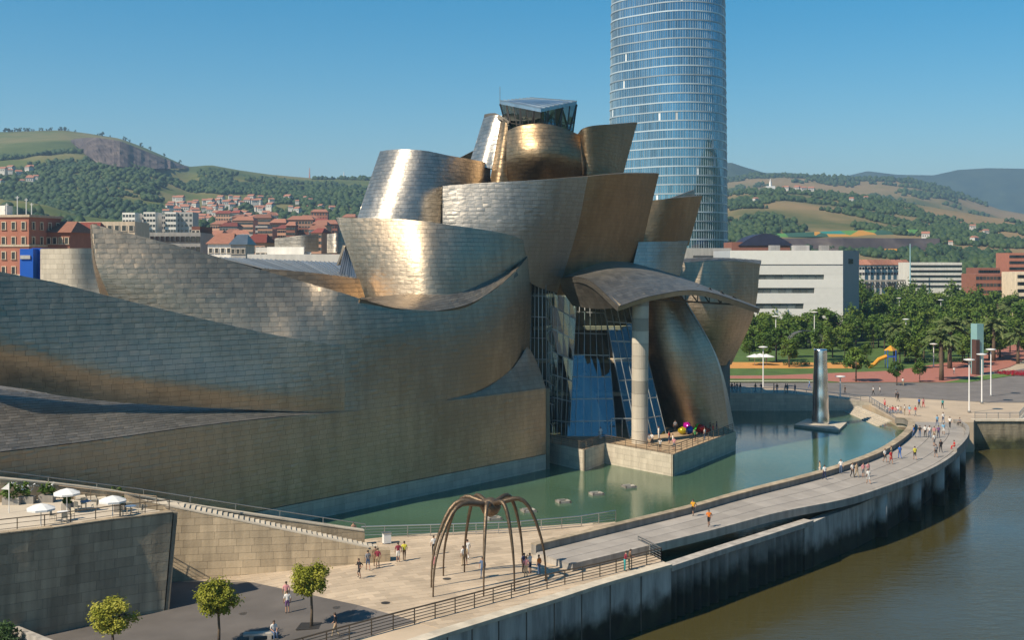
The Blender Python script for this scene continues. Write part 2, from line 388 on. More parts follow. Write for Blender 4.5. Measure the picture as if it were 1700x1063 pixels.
# ================================================================ SETTING
def st(o): o['kind'] = 'structure'; return o
def V2(p): return (p[0], p[1])
m = MB(); m.lathe([(.01, -7.5), (30000, -7.5), (30000, -7.0), (.01, -7.0)], n=64); st(m.build('terrain', CITY))
m = MB(); m.add([(-60, -400, -5), (4000, -400, -5), (4000, 2200, -5), (-60, 2200, -5)], [(0, 1, 2, 3)]); st(m.build('river', RIVER))
# wall line of the museum along the pond
def Yw(px): return 130.5/(.843-(px-850)/2000)
quay_in = [Vector((-34, 60, 0)), Vector((-18.5, 77.5, 0)), G(590, 1063), G(750, 1020), G(900, 980), G(1000, 957), G(1098, 932)]
quay_out = [Vector((-30, 57, 0)), Vector((-14, 76, 0)), G(700, 1063), G(800, 1031), G(900, 1000), G(1000, 968), G(1110, 937)]
pond_edge = [G(560, 897), G(600, 893), G(700, 890), G(850, 885), G(1020, 866)]
ins_px = [(885, 905), (1000, 880), (1150, 846), (1250, 819), (1367, 788), (1444, 761), (1483, 740), (1506, 720), (1511, 706), (1503, 695), (1488, 689)]
out_px = [(950, 930), (1076, 903), (1190, 878), (1300, 851), (1405, 830), (1483, 805), (1541, 782), (1580, 759), (1604, 735), (1609, 718), (1604, 704), (1588, 692)]
def smooth(pts, n): return [Vector(q) for q in cr(np.array([tuple(p) for p in pts]), n)]
def wz(t): return .6+.45*min(1, t*4) if t < .8 else 1.05-1.0*(t-.8)/.2
win = smooth([G(*p, 1.2) for p in ins_px], 60); wout = smooth([G(*p, 1.0) for p in out_px], 60)
for i in range(60): win[i].z = wout[i].z = wz(i/59)
# plaza body: level by the river, sloping gently down to the left
def clip(poly, a, b):                 # keep left side of a->b
    out = []
    f = lambda p: (b[0]-a[0])*(p[1]-a[1])-(b[1]-a[1])*(p[0]-a[0])
    for i in range(len(poly)):
        p, q = poly[i], poly[(i+1) % len(poly)]; fp, fq = f(p), f(q)
        if fp >= 0: out.append(p)
        if fp*fq < 0:
            t = fp/(fp-fq); out.append((p[0]+(q[0]-p[0])*t, p[1]+(q[1]-p[1])*t))
    return out
def slopeprism(m, poly, z0, dz, rnd=None):
    for q in (clip(poly, (-12, 300), (-12, -300)[:2]), clip(poly, (-12, -300), (-12, 300))):
        if len(q) < 3: continue
        n = len(q); A = sum(q[k][0]*q[(k+1) % n][1]-q[(k+1) % n][0]*q[k][1] for k in range(n))
        if A < 0: q = q[::-1]
        m.add([(p[0], p[1], z0+(gz(p[0]) if abs(z0) < 1 else 0)) for p in q]+[(p[0], p[1], gz(p[0])+dz) for p in q], [tuple(range(n))[::-1], tuple(range(n, 2*n))]+[(k, (k+1) % n, n+(k+1) % n, n+k) for k in range(n)], rnd)
m = MB(); slopeprism(m, [V2(p) for p in quay_out]+[(12.6, 110.5), (10.8, 123)]+[V2(p) for p in pond_edge[::-1]]+[(-30.5, 108.4), (-36, 105), (-43, 101), (-75, 90), (-75, 57)], -7.2, -.03)
plaza = st(m.build('plaza', PAVE))
# paving slabs, laid in courses, clipped to the light part of the plaza
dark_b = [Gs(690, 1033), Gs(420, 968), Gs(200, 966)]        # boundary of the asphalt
slabs = []
rot = R(24); cs, sn = math.cos(rot), math.sin(rot)
lim = [(V2(quay_in[i]), V2(quay_in[i+1])) for i in range(6)]
def inside_quay(p): 
    for a, b in zip(quay_out, quay_out[1:]):
        if a.y <= p[1] <= b.y:
            return p[0] < a.x+(b.x-a.x)*(p[1]-a.y)/(b.y-a.y)
    return p[1] > 80 and p[0] < 13.6-(p[1]-106.5)*.25
k = 0
for r in range(-40, 60):
    for c in range(-40, 60):
        u0, v0 = c*1.35+(r % 2)*.6, r*.8
        q = [(u0+.015, v0+.015), (u0+1.335, v0+.015), (u0+1.335, v0+.785), (u0+.015, v0+.785)]
        q = [(x*cs-y*sn, 100+x*sn+y*cs) for x, y in q]
        q = clip(q, V2(dark_b[1]), V2(dark_b[0])) if q else q        # light side
        if len(q) >= 3: q = clip(q, V2(pond_edge[-1]), V2(pond_edge[0]))
        if len(q) >= 3: q = clip(q, V2(G(690, 1033)), V2(G(900, 975)))if False else q
        if len(q) < 3: continue
        cx = sum(p[0] for p in q)/len(q); cy = sum(p[1] for p in q)/len(q)
        if not all(inside_quay(p) for p in q) or cx < -30 or cy > 124 or cx > 16: continue
        slabs.append((q, cy))
slabs.sort(key=lambda s: s[1])
rest = MB()
for i, (q, cy) in enumerate(slabs):
    if i < 300:
        m = MB(); slopeprism(m, q, -.04, RND.uniform(-.004, .004), RND.random()); o = m.build('paving_slab', PAVE); o.parent = plaza
    else: slopeprism(rest, q, -.04, RND.uniform(-.004, .004), RND.random())
o = rest.build('paving_slabs', PAVE); o.parent = plaza; o['kind'] = 'stuff'
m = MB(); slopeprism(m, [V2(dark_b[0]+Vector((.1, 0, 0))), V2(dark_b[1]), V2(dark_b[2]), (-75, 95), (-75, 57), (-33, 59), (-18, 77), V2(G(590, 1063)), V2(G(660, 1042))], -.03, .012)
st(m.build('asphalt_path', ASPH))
# coping along the quay and quay wall
def ribbon(a, b, z0, z1):
    m = MB(); n = len(a); vs = []; fs = []
    for p, q in zip(a, b):
        vs += [(p.x, p.y, z1 if not isinstance(z1, list) else 0), (q.x, q.y, z1), (p.x, p.y, z0), (q.x, q.y, z0)]
    for i in range(n-1):
        k = 4*i; fs += [(k, k+1, k+5, k+4), (k+2, k+6, k+7, k+3), (k, k+4, k+6, k+2), (k+1, k+3, k+7, k+5)]
    fs += [(0, 2, 3, 1), (4*n-4, 4*n-3, 4*n-1, 4*n-2)]
    m.add(vs, fs); return m
qo = smooth(quay_out, 40)
def offs(pts, dist):
    out = []
    for i, p in enumerate(pts):
        t = (pts[min(i+1, len(pts)-1)]-pts[max(i-1, 0)]); t.z = 0; t.normalize(); out.append(p+Vector((t.y, -t.x, 0))*dist)
    return out
w = thing('quay_wall', 'grey river quay wall with dark algae stains below the plaza railing', 'wall', (0, 85, -5))
ribbon(offs(qo, -.35), offs(qo, .3), -7.4, -.25).build('wall_body', QUAY, w)
co_ = offs(qo, .42); ci_ = offs(qo, -.7)
for i in range(0, 39, 1):
    a0, a1, b0, b1 = ci_[i], ci_[i+1], co_[i], co_[i+1]
    m = MB(); g_ = .006
    lp = lambda a, b, t: a+(b-a)*t
    m.prism([V2(lp(a0, a1, g_)), V2(lp(b0, b1, g_)), V2(lp(b0, b1, 1-g_)), V2(lp(a0, a1, 1-g_))], -.25, .05); m.build('coping_stone', STONEP, w)
for i in range(3, 39, 3):           # wall panel joints
    m = MB(); p = offs(qo, .31)[i]; m.box((p.x, p.y, -3.6), (.1, .1, 6.6)); m.build('joint_strip', DSTEEL, w)
# sheet-pile wall onward, under the walkway
mid = [wout[i]*.62+win[i]*.38 for i in range(60)]
sp = smooth([G(1110, 937), G(1190, 911), G(1282, 882), G(1345, 862)], 70)
w = thing('sheet_pile_wall', 'corrugated stained retaining wall along the river below the walkway', 'wall', (20, 112, -5))
m = MB(); spz = [(q+ (offs(sp, .22)[i]-q)*(1 if (i//2) % 2 else -1)) for i, q in enumerate(sp)]
x = ribbon(offs(sp, -.6), spz, -7.4, -.6); x.build('wall_body', QUAYS, w, smooth=False)
ribbon(offs(sp, -.75), offs(sp, .4), -.6, -.1).build('capping_beam', CONC, w)
w = thing('pond_wall', 'concrete pond wall in shadow under the curved walkway', 'wall', (40, 140, -5))
i0_ = min(range(60), key=lambda i: (wout[i].xy-sp[-1].xy).length)+1
pw_ = [sp[-6].copy(), sp[-1].copy()]+[(lambda q: Vector((q.x, q.y, 0)))(win[i].lerp(wout[i], .62+.34*max(0, 1-(i-i0_)/14))) for i in range(i0_+1, 60)]
ribbon(offs(pw_, -.6), offs(pw_, .3), -7.4, -.35).build('wall_body', QUAY, w)
m = MB()
for i, p in enumerate(offs(pw_, .3)):
    if i % 2: m.box((p.x, p.y, -4), (.18, .18, 7))
m.build('pilasters', QUAY, w)
# pond
m = MB(); m.prism([(-75, 92), (-43, 101.5), (-36, 105.5), (-30.5, 109)]+[V2(p) for p in pond_edge]+[(12.4, 111.5), (13.4, 107.6)]+[V2(q) for q in offs(sp, -.4)[6:]]+[V2(q) for q in pw_[2:]]+[(64, 230), (20, 230), (-80, 95)], -7, -1.0)
st(m.build('pond', POND))
# small square fountain basins standing in the pond
for i, (px, py) in enumerate([(820, 862), (877, 849), (935, 834), (990, 821), (1044, 809)]):
    p = G(px, py, -.95)
    m = MB()
    for a in range(4):
        ang = R(20)+a*math.pi/2; m.box((p.x+.62*math.cos(ang), p.y+.62*math.sin(ang), -1.0), (.22, 1.46, .5), ang)
    o = m.build('fountain_basin', CONC)
    tag(o, 'square grey basin low in the pond, %s counted from the terrace' % ['fifth', 'fourth', 'third', 'second', 'first'][i], 'basin', 'basins in the pond')
# walkway
wk = thing('curved_walkway', 'long curved concrete walkway sweeping between pond and river', 'walkway', tuple(wout[20]))
def strip(a, b, za, th, name, mat, parent, smoothz=True):
    m = MB(); n = len(a); vs = []; fs = []
    for p, q in zip(a, b):
        vs += [(p.x, p.y, p.z+za), (q.x, q.y, q.z+za), (p.x, p.y, p.z+za-th), (q.x, q.y, q.z+za-th)]
    for i in range(n-1):
        k = 4*i; fs += [(k, k+1, k+5, k+4), (k+2, k+6, k+7, k+3), (k, k+4, k+6, k+2), (k+1, k+3, k+7, k+5)]
    fs += [(0, 2, 3, 1), (4*n-4, 4*n-3, 4*n-1, 4*n-2)]
    m.add(vs, fs); return m.build(name, mat, parent)
strip(win, wout, -.12, .62, 'deck_body', CONC, wk)
for i in range(59):
    for j, (s0, s1) in enumerate(((.09, .38), (.38, .67), (.67, .93))):
        e = .004
        q = [win[i].lerp(wout[i], s0+e), win[i].lerp(wout[i], s1-e), win[i+1].lerp(wout[i+1], s1-e), win[i+1].lerp(wout[i+1], s0+e)]
        m = MB(); k = RND.uniform(-.003, .003)
        m.add([(p.x, p.y, p.z+k) for p in q]+[(p.x, p.y, p.z-.13) for p in q], [(0, 1, 2, 3), (0, 4, 5, 1), (1, 5, 6, 2), (2, 6, 7, 3), (3, 7, 4, 0)])
        m.build('deck_slab', DECK, wk)
inn = [a.lerp(b, .075) for a, b in zip(win, wout)]
strip(offs(win, -.25), inn, .62, .9, 'parapet', CONC, wk)
for i in range(0, 58, 2):
    strip([p+Vector((0, 0, .7)) for p in offs(win, -.32)[i:i+3]], [p+Vector((0, 0, .7)) for p in [a.lerp(b, .088) for a, b in zip(win, wout)][i:i+3]], 0, .08, 'parapet_cap', STONED, wk)
o2 = [a.lerp(b, .945) for a, b in zip(win, wout)]
strip(o2[:40], offs(wout, .05)[:40], .06, .8, 'edge_beam', CONC, wk)
strip(o2[39:], offs(wout, .05)[39:], .5, 1.3, 'edge_seat', CONC, wk)
for i in (26, 31, 36, 41, 46, 51):
    p = win[i].lerp(wout[i], .86); m = MB(); m.tube([(p.x, p.y, -7), (p.x, p.y, p.z-.5)], .75, 20); m.build('pier', QUAY, wk, smooth=True)
# far plaza, banks, park ground
m = MB(); m.prism([(64.2, 200.5), (70, 199.2), (76.4, 199.4), (78, 203), (85.5, 203), (101, 232), (170, 330), (420, 760), (2500, 2600), (2500, 6000), (-3000, 6000), (-3000, 240), (-60, 250), (40, 226), (66, 222)], -7.2, -.02)
st(m.build('far_plaza', PAVE))
w = thing('bank_wall', 'mossy stone block river bank wall at the far end of the walkway', 'wall', (81, 203, -5))
m = MB(); m.prism([(77.6, 202.6), (86, 202.6), (86, 203.6), (77.6, 203.6)], -7, -.3); m.prism([(85.2, 203.4), (86, 202.6), (101.6, 231.6), (170.7, 329.6), (170, 330.5)], -7, -.3); m.build('wall_body', JOINT, w)
shell('stone_face', w, [[(77.6, 202.5, -.35), (86.1, 202.5, -.35)], [(77.6, 202.5, -6), (86.1, 202.5, -6)]], BANK, 1.0, .45, owner='bank', pname='stone_block', thick=.1, back=JOINT, amp=.03, lap=0)
shell('stone_face', w, [[(86.1, 202.55, -.35), (101.7, 231.6, -.35)], [(86.1, 202.55, -6), (101.7, 231.6, -6)]], BANK, 1.0, .45, owner='bank', pname='stone_block', thick=.1, back=JOINT, amp=.03, lap=0)
flush_panels('bank')
m = MB(); m.prism([(77.3, 202.2), (86.3, 202.2), (102, 231.4), (101, 232.2), (85.4, 203.3), (77.3, 203.2)], -.3, .02); m.build('coping', STONEP, w)
# steps down to the pond at the end of the walkway
w = thing('pond_steps', 'pale stone steps going down to the pond beside the seated group', 'steps', (63, 206, -1))
for i in range(6):
    m = MB(); m.box((63.2-i*.42, 211, -.12-i*.17), (.44, 20, .16)); m.build('step', STONEP, w)
# upper promenade wall behind the pond with ramp down to the right
w = thing('promenade_wall', 'pale stone wall carrying the upper promenade behind the pond', 'wall', (45, 223, -1))
pa, pb = [(34, 221.5), (52, 221.8), (66, 222.2)], [2.3, 2.0, .9]
m = MB(); m.add([(34, 221.8, -4), (52, 222, -4), (66.5, 222.4, -4), (34, 221.8, 2.2), (52, 222, 1.9), (66.5, 222.4, .4), (34, 234, 2.2), (52, 234, 1.9), (66.5, 234, .1)],
      [(0, 1, 4, 3), (1, 2, 5, 4), (3, 4, 7, 6), (4, 5, 8, 7)]); m.build('promenade_body', JOINT, w)
shell('stone_face', w, [[(34, 221.7, 2.3), (52, 221.9, 2.0), (66.5, 222.3, .5)], [(34, 221.7, -1.6), (52, 221.9, -1.6), (66.5, 222.3, -1.6)]], STONEP, 1.3, .62, owner='prom', pname='stone_block', thick=.1, back=JOINT, amp=.004, lap=0)
flush_panels('prom')
m = MB(); m.add([(34, 222, 2.26), (52, 222.2, 1.96), (66.5, 222.6, .46), (34, 235, 2.26), (52, 235, 1.96), (66.5, 235, .16)], [(0, 1, 4, 3), (1, 2, 5, 4)]); m.build('paving', PAVE, w)
def sheet(name, pts, z, mat):
    m = MB(); m.prism([V2(p) for p in pts], z-.02, z); return st(m.build(name, mat))
sheet('promenade_road', [(30, 236), (72, 236), (90, 226), (98, 226), (150, 310), (170, 345), (95, 262), (30, 262)], .03, ASPH)
sheet('park_lawn', [(20, 262.5), (95, 262.5), (112, 285), (190, 420), (330, 800), (-40, 800), (-40, 300)], .05, GRASS)
sheet('red_path', [(72, 262.8), (96, 262.8), (124, 300), (180, 395), (172, 400), (118, 318), (92, 290), (60, 278), (40, 277), (40, 271), (66, 270)], .09, REDPATH)
sheet('park_path', [(46, 296), (84, 296), (92, 312), (50, 314)], .09, PLAYGR)
sheet('side_lawn', [(94, 262.2), (99, 262.2), (118, 280), (112, 281)], .12, GRASS)
sheet('stone_edging', [(34, 262), (66, 262), (66, 263.4), (34, 263.4)], .35, STONEP)
# ================================================================ RAILINGS
def railing(label, pts, h=1.05, n=4, step=2.0, mat=STEEL, r=.03, group='railings', z=0):
    pts = [Vector(p) for p in pts]; o = thing('railing', label, 'railing', tuple(pts[0]), 0, group)
    seg = [(b-a).length for a, b in zip(pts, pts[1:])]; L = sum(seg); k = max(1, round(L/step))
    def at(s):
        for a, b, l in zip(pts, pts[1:], seg):
            if s <= l+1e-6: return a.lerp(b, s/l)
            s -= l
        return pts[-1]
    for i in range(k+1):
        p = at(L*i/k); m = MB(); m.box((p.x, p.y, p.z+h/2), (r*1.7, r*1.7, h)); m.build('post', mat, o)
    for j in range(n):
        hz = h*(j+1)/n; m = MB(); rr = r*(1.25 if j == n-1 else .62)
        m.tube([p+Vector((0, 0, hz)) for p in pts], rr, 6); m.build('rail', mat, o)
    return o
BRN = simple('weathered_rail', (.17, .13, .09), .5, .5)
qi = smooth(quay_in, 30)
railing('long brown railing along the river side of the plaza', qi, 1.15, 5, 2.0, BRN, .05)
railing('short railing closing the plaza end beside the walkway start', [G(1098, 932), G(1098, 932)+Vector((-1.6, 4.5, 0)), ], 1.15, 5, 2.0, STEEL, .05)
railing('pale railing along the pond edge behind the big bronze sculpture', [G(600, 894), G(700, 891), G(850, 886), G(960, 876), G(1022, 866)], 1.1, 4, 2.2, STEEL, .045)
railing('railing on top of the far bank wall', [(78, 203, 0), (85.6, 203.3, 0), (101, 231.8, 0)], 1.05, 4, 2, STEEL, .045)
railing('railing along the upper promenade behind the pond', [(34, 222.1, 2.3), (52, 222.3, 2.0), (66, 222.7, .5), (64.5, 204, .1)], 1.05, 3, 2, STEEL, .05)
# ================================================================ MUSEUM
mus = thing('museum', 'museum of curved titanium-clad shells with a glass atrium beside the pond', 'museum', (0, 160, 0))
def row(pts, off=None):
    out = []
    for i, p in enumerate(pts):
        out.append(P(p[0], p[1], p[2] if len(p) > 2 else Yw(p[0])+(off[i] if off else 0)))
    return out
# A lower wall along the pond
cA = [-60, 100, 200, 350, 470, 570, 660, 745, 830, 906]
tA = [759, 740, 727, 706, 693, 683.5, 674, 665, 655, 645]
shell('lower_wall', mus, [row(list(zip(cA, tA))), [PZ(x, 1.0, Yw(x)) for x in cA]], TI, 1.1, .53, label='long lower titanium wall')
shell('stone_base', mus, [[PZ(x, 1.0, Yw(x)-.15) for x in cA], [PZ(x, -2.5, Yw(x)-.15) for x in cA]], STONEP, 1.6, .7, pname='stone_block', back=JOINT, amp=.004, gap=.008, lap=0, thick=.8)
# end return of lower wall
e0 = PZ(906, 0, Yw(906)); e1 = Vector((e0.x-1.5, e0.y+9, 0))
shell('wall_return', mus, [[(e0.x, e0.y+.05, P(906, 645, e0.y).z), (e1.x, e1.y, 10)], [(e0.x, e0.y+.05, -2), (e1.x, e1.y, -2)]], TI, 1.1, .53, flip=False)
# sloping roof above lower wall
shell('ledge_roof', mus, [[P(-60, 640, Yw(-60)+11.5), P(150, 662, Yw(150)+8.5), P(350, 676, Yw(350)+4.6), P(480, 682, Yw(480)+2), P(572, 684.5, Yw(572)+.6)],
      [P(-60, 758, Yw(-60)+.05), P(150, 733, Yw(150)+.05), P(350, 705.5, Yw(350)+.05), P(480, 691.5, Yw(480)+.05), P(572, 686, Yw(572)+.05)]], TIG, 1.1, .55, 'a', label='sloping shingled roof ledge')
# B upper bulging shell
cB = [-60, 40, 100, 190, 300, 430, 510, 572]
shell('gallery_shell', mus, [row([(-60, 440), (40, 459), (100, 471), (190, 494), (300, 521), (430, 551), (510, 566), (572, 575)], [8.7, 8.3, 7.9, 7.0, 5.5, 3.5, 1.7, .7]),
      row(list(zip(cB, [500, 525, 540, 560, 585, 605, 617, 624])), [7.6, 7.2, 6.8, 6, 4.6, 2.7, 1.2, .15]),
      row(list(zip(cB, [575, 592, 605, 622, 636, 648, 655, 660])), [7.2, 6.6, 6.2, 5, 3.6, 2, .9, .1]),
      row(list(zip(cB, [632, 646, 657, 667.5, 675, 681.5, 684.5, 686])), [9.8, 8.6, 7.6, 6, 4.2, 2.2, 1, .2])], TI, 1.1, .53, label='long bulging gallery shell')
# C/D main sheet
shell('river_shell', mus, [
  row([(152, 372, 127.5), (240, 394, 129), (330, 418, 131), (440, 450, 134), (500, 467, 135.5), (566, 486, 135.6), (650, 510, 139.9), (745, 514, 147.0), (812, 487, 152.8), (856, 450, 158.8), (880, 420, 166.5), (877, 418, 174)]),
  row([(160, 440, 126.3), (250, 458, 127.6), (335, 480, 129.2), (440, 505, 131.6), (500, 530, 132.4), (566, 560, 134), (650, 565, 138.6), (745, 570, 146.2), (812, 560, 152.0), (856, 540, 158.4), (880.5, 530, 167), (876, 530, 174)]),
  row([(190, 512, 126.6), (262, 528, 127.4), (345, 548, 128.4), (440, 575, 129.8), (500, 620, 129.9), (566, 685, 132.75), (650, 675, 138.4), (745, 666, 145.9), (812, 655, 153), (856, 648, 159.5), (874, 640, 167), (868, 640, 173)])], TI, 1.1, .53, label='broad river-facing shell rising to a point at left', Nu=65)
# limestone edge of the D tip
shell('tip_edge', mus, [[P(152, 372, 127.6), P(150, 374, 131)], [P(160, 440, 126.4), P(155, 440, 131)], [P(188, 500, 126.6), P(168, 495, 131.5)]], TIB, 1.1, .53)
# F fin
shell('corner_fin', mus, [row([(743, 664.5), (800, 648), (845, 617), (864, 594), (875, 577), (885, 590), (896, 614), (906, 645)], [0, .9, 2.6, 4, 4.8, 3.8, 2.0, .1]),
     row([(742, 666), (800, 659.5), (845, 654.3), (864, 652), (875, 650.5), (885, 649), (896, 647.3), (906, 646)], [0, .05, .05, .05, .05, .05, .05, .05])], TI, 1.1, .55, label='pointed corner fin')
TIC2 = titanium('titanium_leaf_roof', (.46, .40, .32), .55)  # greyer titanium tone for the leaf roof
# E blue-silver prow
shell('prow_shell', mus, [
  row([(558, 361, 160.5), (600, 362, 156.6), (650, 363, 153.4), (700, 367, 151.6), (750, 374, 152.6), (800, 381, 156.4), (850, 391, 160.8), (879, 405, 166.5), (876, 410, 172)]),
  row([(582, 430, 157.4), (617, 430, 153.6), (660, 430, 150.6), (705, 430, 149.1), (750, 432, 150.6), (800, 434, 155.0), (850, 438, 160.4), (879.5, 440, 166), (876, 440, 172)]),
  row([(607, 505, 155), (635, 510, 151.4), (675, 520, 148.6), (715, 525, 147.6), (755, 520, 149.6), (800, 515, 154.4), (850, 505, 160.8), (879, 500, 166.5), (876, 500, 172)])], TI, 1.1, .53, label='curved prow shell with golden highlight')
shell('leaf_roof', mus, [row([(598, 494, 157), (660, 489, 150), (720, 484, 148.9), (790, 469, 154.4), (858, 446, 161.2)]),
      row([(598, 497, 136.6), (660, 512.5, 140.4), (720, 517, 144.9), (790, 500, 150.4), (858, 451, 158.9)])], TIC2, 1.1, .55, 'a')
TIC = titanium('titanium_pale', (.52, .475, .41), .52)
# H tall silver
shell('tall_silver_shell', mus, [
  row([(631, 251, 173), (645, 249, 169.5), (668, 248, 167.3), (705, 250, 167.2), (745, 258, 169.5), (780, 264, 173), (814, 271, 178)]),
  row([(609, 315, 170), (628, 314, 166.6), (656, 314, 164.8), (700, 316, 165.2), (742, 320, 168.3), (780, 325, 172.4), (814, 330, 178)]),
  row([(588, 378, 167.5), (612, 380, 164), (645, 385, 162.6), (695, 388, 163.8), (740, 390, 167.6), (780, 390, 172.2), (814, 390, 178)])], TIS, 1.1, .53, label='tall silver shell catching the sun')
# I, J
shell('central_shell', mus, [
  row([(735, 309, 163.6), (780, 305, 163.2), (850, 301, 163.2), (920, 297, 165), (976, 293, 169)]),
  row([(735, 350, 163.2), (780, 362, 162.4), (850, 375, 162.8), (910, 380, 165.6), (957, 385, 169.6)]),
  row([(735, 395, 163), (780, 420, 162), (850, 450, 163.4), (890, 475, 166.8), (925, 487, 171)])], TIC, 1.1, .53, label='wide silver-gold central shell')
shell('central_return', mus, [row([(734.6, 309, 172), (735, 309, 163.7)]), row([(734.6, 395, 172), (735, 395, 163.1)])], TIC, 1.1, .53)
shell('dark_flank_shell', mus, [
  row([(975.5, 293, 169), (1010, 290, 171), (1050, 288, 175.5), (1094, 288, 183.5)]),
  row([(956, 385, 169.6), (990, 385, 172.6), (1028, 383, 177.4), (1072, 382, 184)]),
  row([(924, 490, 171), (965, 490, 174.5), (1005, 485, 179), (1052, 478, 185)])], TIB, 1.1, .53, label='dark bronze flank shell')
# K, L
shell('barrel_shell', mus, [
  row([(842, 217, 175), (862, 209, 172.4), (895, 205, 171.4), (928, 210, 172.4), (963, 224, 176)]),
  row([(841, 262, 173.4), (864, 258, 170.6), (898, 256, 169.4), (932, 258, 170.8), (965, 264, 174.6)]),
  row([(842, 310, 176), (868, 312, 173.6), (900, 312, 172.8), (934, 308, 173.8), (968, 302, 177)])], TIB, 1.1, .53, label='barrel shell below the glass lantern')
shell('flared_shell', mus, [
  row([(958, 224, 178), (968, 213, 175), (990, 208, 175.5), (1022, 206, 179), (1058, 203, 186)]),
  row([(966, 302, 177), (976, 302, 175.5), (992, 300, 176.2), (1010, 299, 179), (1032, 298, 184)])], TIB, 1.1, .53, label='flared bronze shell at top right')
# M
shell('leaning_fin', mus, [row([(803, 196, 183), (818, 191, 179), (833, 192, 178)]), row([(780, 270, 181), (797, 276, 177), (817, 280, 176.5)])], TIS, 1.2, .6, label='leaning silver fin')
shell('gold_fin', mus, [row([(832.5, 193, 178.2), (838, 200, 176), (843, 208, 175.5)]), row([(812, 308, 176), (826, 308, 174.6), (843, 310, 175)])], TIB, 1.2, .6)
shell('fin_top', mus, [row([(803, 195.5, 183.5), (842, 204, 184)]), row([(818, 190.7, 179), (843, 207, 175.5)])], TIG, 1.2, .6, 'a')
shell('rear_fin', mus, [row([(763, 262, 190), (789, 249, 192)]), row([(766, 275, 190), (793, 275, 192)])], TIB, 1.2, .6)
# O group at right
shell('rear_bronze_shell', mus, [row([(1078, 333, 190), (1110, 330, 190.5), (1140, 327, 193.5), (1166, 325, 199)]), row([(1050, 410, 189), (1085, 410, 190), (1115, 409, 193), (1143, 408, 198)])], TIB, 1.1, .53, label='bronze shell in front of the tower')
shell('rear_silver_tip', mus, [row([(1118, 328, 203), (1153, 315, 206)]), row([(1118, 345, 203), (1154, 345, 206)])], TIS, 1.2, .6)
shell('silver_block_shell', mus, [row([(1060, 402, 183), (1100, 401, 184), (1143, 400, 187)]), row([(1046, 460, 182), (1086, 460, 183), (1128, 460, 186)])], TIS, 1.1, .53, label='pale silver block shell behind the canopy')
# P, Q
shell('west_barrel_shell', mus, [
  row([(1128, 436, 196), (1185, 433, 195.5), (1228, 434, 198), (1262, 438, 205)]),
  row([(1128, 522, 194.8), (1180, 524, 194.6), (1220, 524, 197), (1251, 522, 203.5)]),
  row([(1138, 603, 198.0), (1170, 606, 198), (1192, 607, 200), (1214, 606, 205)])], TI, 1.1, .53, label='barrel shell at the river corner')
shell('barrel_top', mus, [row([(1116, 430, 215), (1195, 428, 216), (1264, 432, 216)]), row([(1118, 441, 200.2), (1185, 434, 195.7), (1262, 439, 205.2)])], TIG, 1.2, .6, 'a')
shell('sail_shell', mus, [
  row([(1052, 490, 182), (1080, 488, 177.5), (1108, 488, 177), (1131, 492, 181)]),
  row([(1068, 600, 181), (1105, 597, 175.8), (1150, 594, 175.8), (1190, 600, 182)]),
  row([(1104, 722, 183.5), (1140, 723, 178.4), (1185, 726, 177.8), (1213, 732, 182), ])], TI, 1.1, .53, label='sail-shaped shell rising from the terrace')
shell('sail_edge', mus, [row([(1131, 490, 181), (1134, 490, 190)]), row([(1190, 600, 182), (1193, 600, 191)]), row([(1212, 735, 182), (1223, 728, 188)])], TIS, 1.2, .6)
m = MB(); a, b_ = PZ(1188, 0, 203), PZ(1212, 0, 203); m.box(((a.x+b_.x)/2, 206, 3), (b_.x-a.x, 6, 14)); m.build('concrete_pier', CONC, mus)
# roofs at the left behind the shells (standing seam)
SEAM = simple('seam_roof', (.45, .45, .44), .4, .9, var=.1)
def seamroof(name, rows_, n, ribs, mat=SEAM):
    A = np.array([[tuple(q) for q in r] for r in rows_]); m = MB(); K = 8
    g = np.array([[A[0][0]*(1-v)*(1-u)+A[0][-1]*(1-v)*u+A[-1][0]*v*(1-u)+A[-1][-1]*v*u for u in np.linspace(0, 1, n+1)] for v in (0, 1)])
    m.add([tuple(q) for q in g[0]]+[tuple(q) for q in g[1]]+[tuple(q-np.array([0, 0, .3])) for q in g[0]]+[tuple(q-np.array([0, 0, .3])) for q in g[1]],
          [(i, i+1, n+2+i, n+1+i) for i in range(n)]+[(2*n+2+i, 3*n+3+i, 3*n+4+i, 2*n+3+i) for i in range(n)])
    o = m.build(name, mat, mus)
    m = MB()
    for i in range(n+1): m.bar(g[0][i]+np.array([0, 0, .06]), g[1][i]+np.array([0, 0, .06]), .1, .16)
    x = m.build('roof_ribs', mat); x.parent = o; x['kind'] = 'stuff'
seamroof('rear_roof', [[P(365, 428, 172), P(560, 436, 178)], [P(440, 447, 150), P(590, 462, 156)]], 26, .1)
seamroof('wedge_roof', [[P(574, 408, 165), P(590, 440, 165)], [P(563, 455, 158), P(594, 463, 156)]], 8, .1)
shell('rear_bronze_wall', mus, [row([(435, 446, 150), (500, 451, 151.5), (560, 458, 153.4), (596, 463, 154)]), row([(440, 468, 147), (500, 480, 148), (560, 493, 149), (608, 500, 152)])], TIB, 1.1, .53)
shell('rear_prism', mus, [row([(574, 408, 164), (578, 408, 164.5)]), row([(562, 440, 163), (593, 441, 165)])], TIS, 1.2, .6)
shell('distant_silver_shell', mus, [row([(456, 396, 200), (500, 391, 198), (529, 389, 200)]), row([(456, 418, 200), (500, 418, 198), (529, 418, 200)])], TIG, 1.2, .6)
shell('distant_silver_shell', mus, [row([(543, 389, 201), (560, 387, 200), (575, 386, 203)]), row([(543, 420, 200), (560, 420, 199), (575, 420, 202)])], TIG, 1.2, .6)
m = MB(); c0 = P(500, 417, 190); m.box((c0.x, 200, c0.z-6), (17, 20, 11)); m.build('stone_roof_block', WHITER, mus)
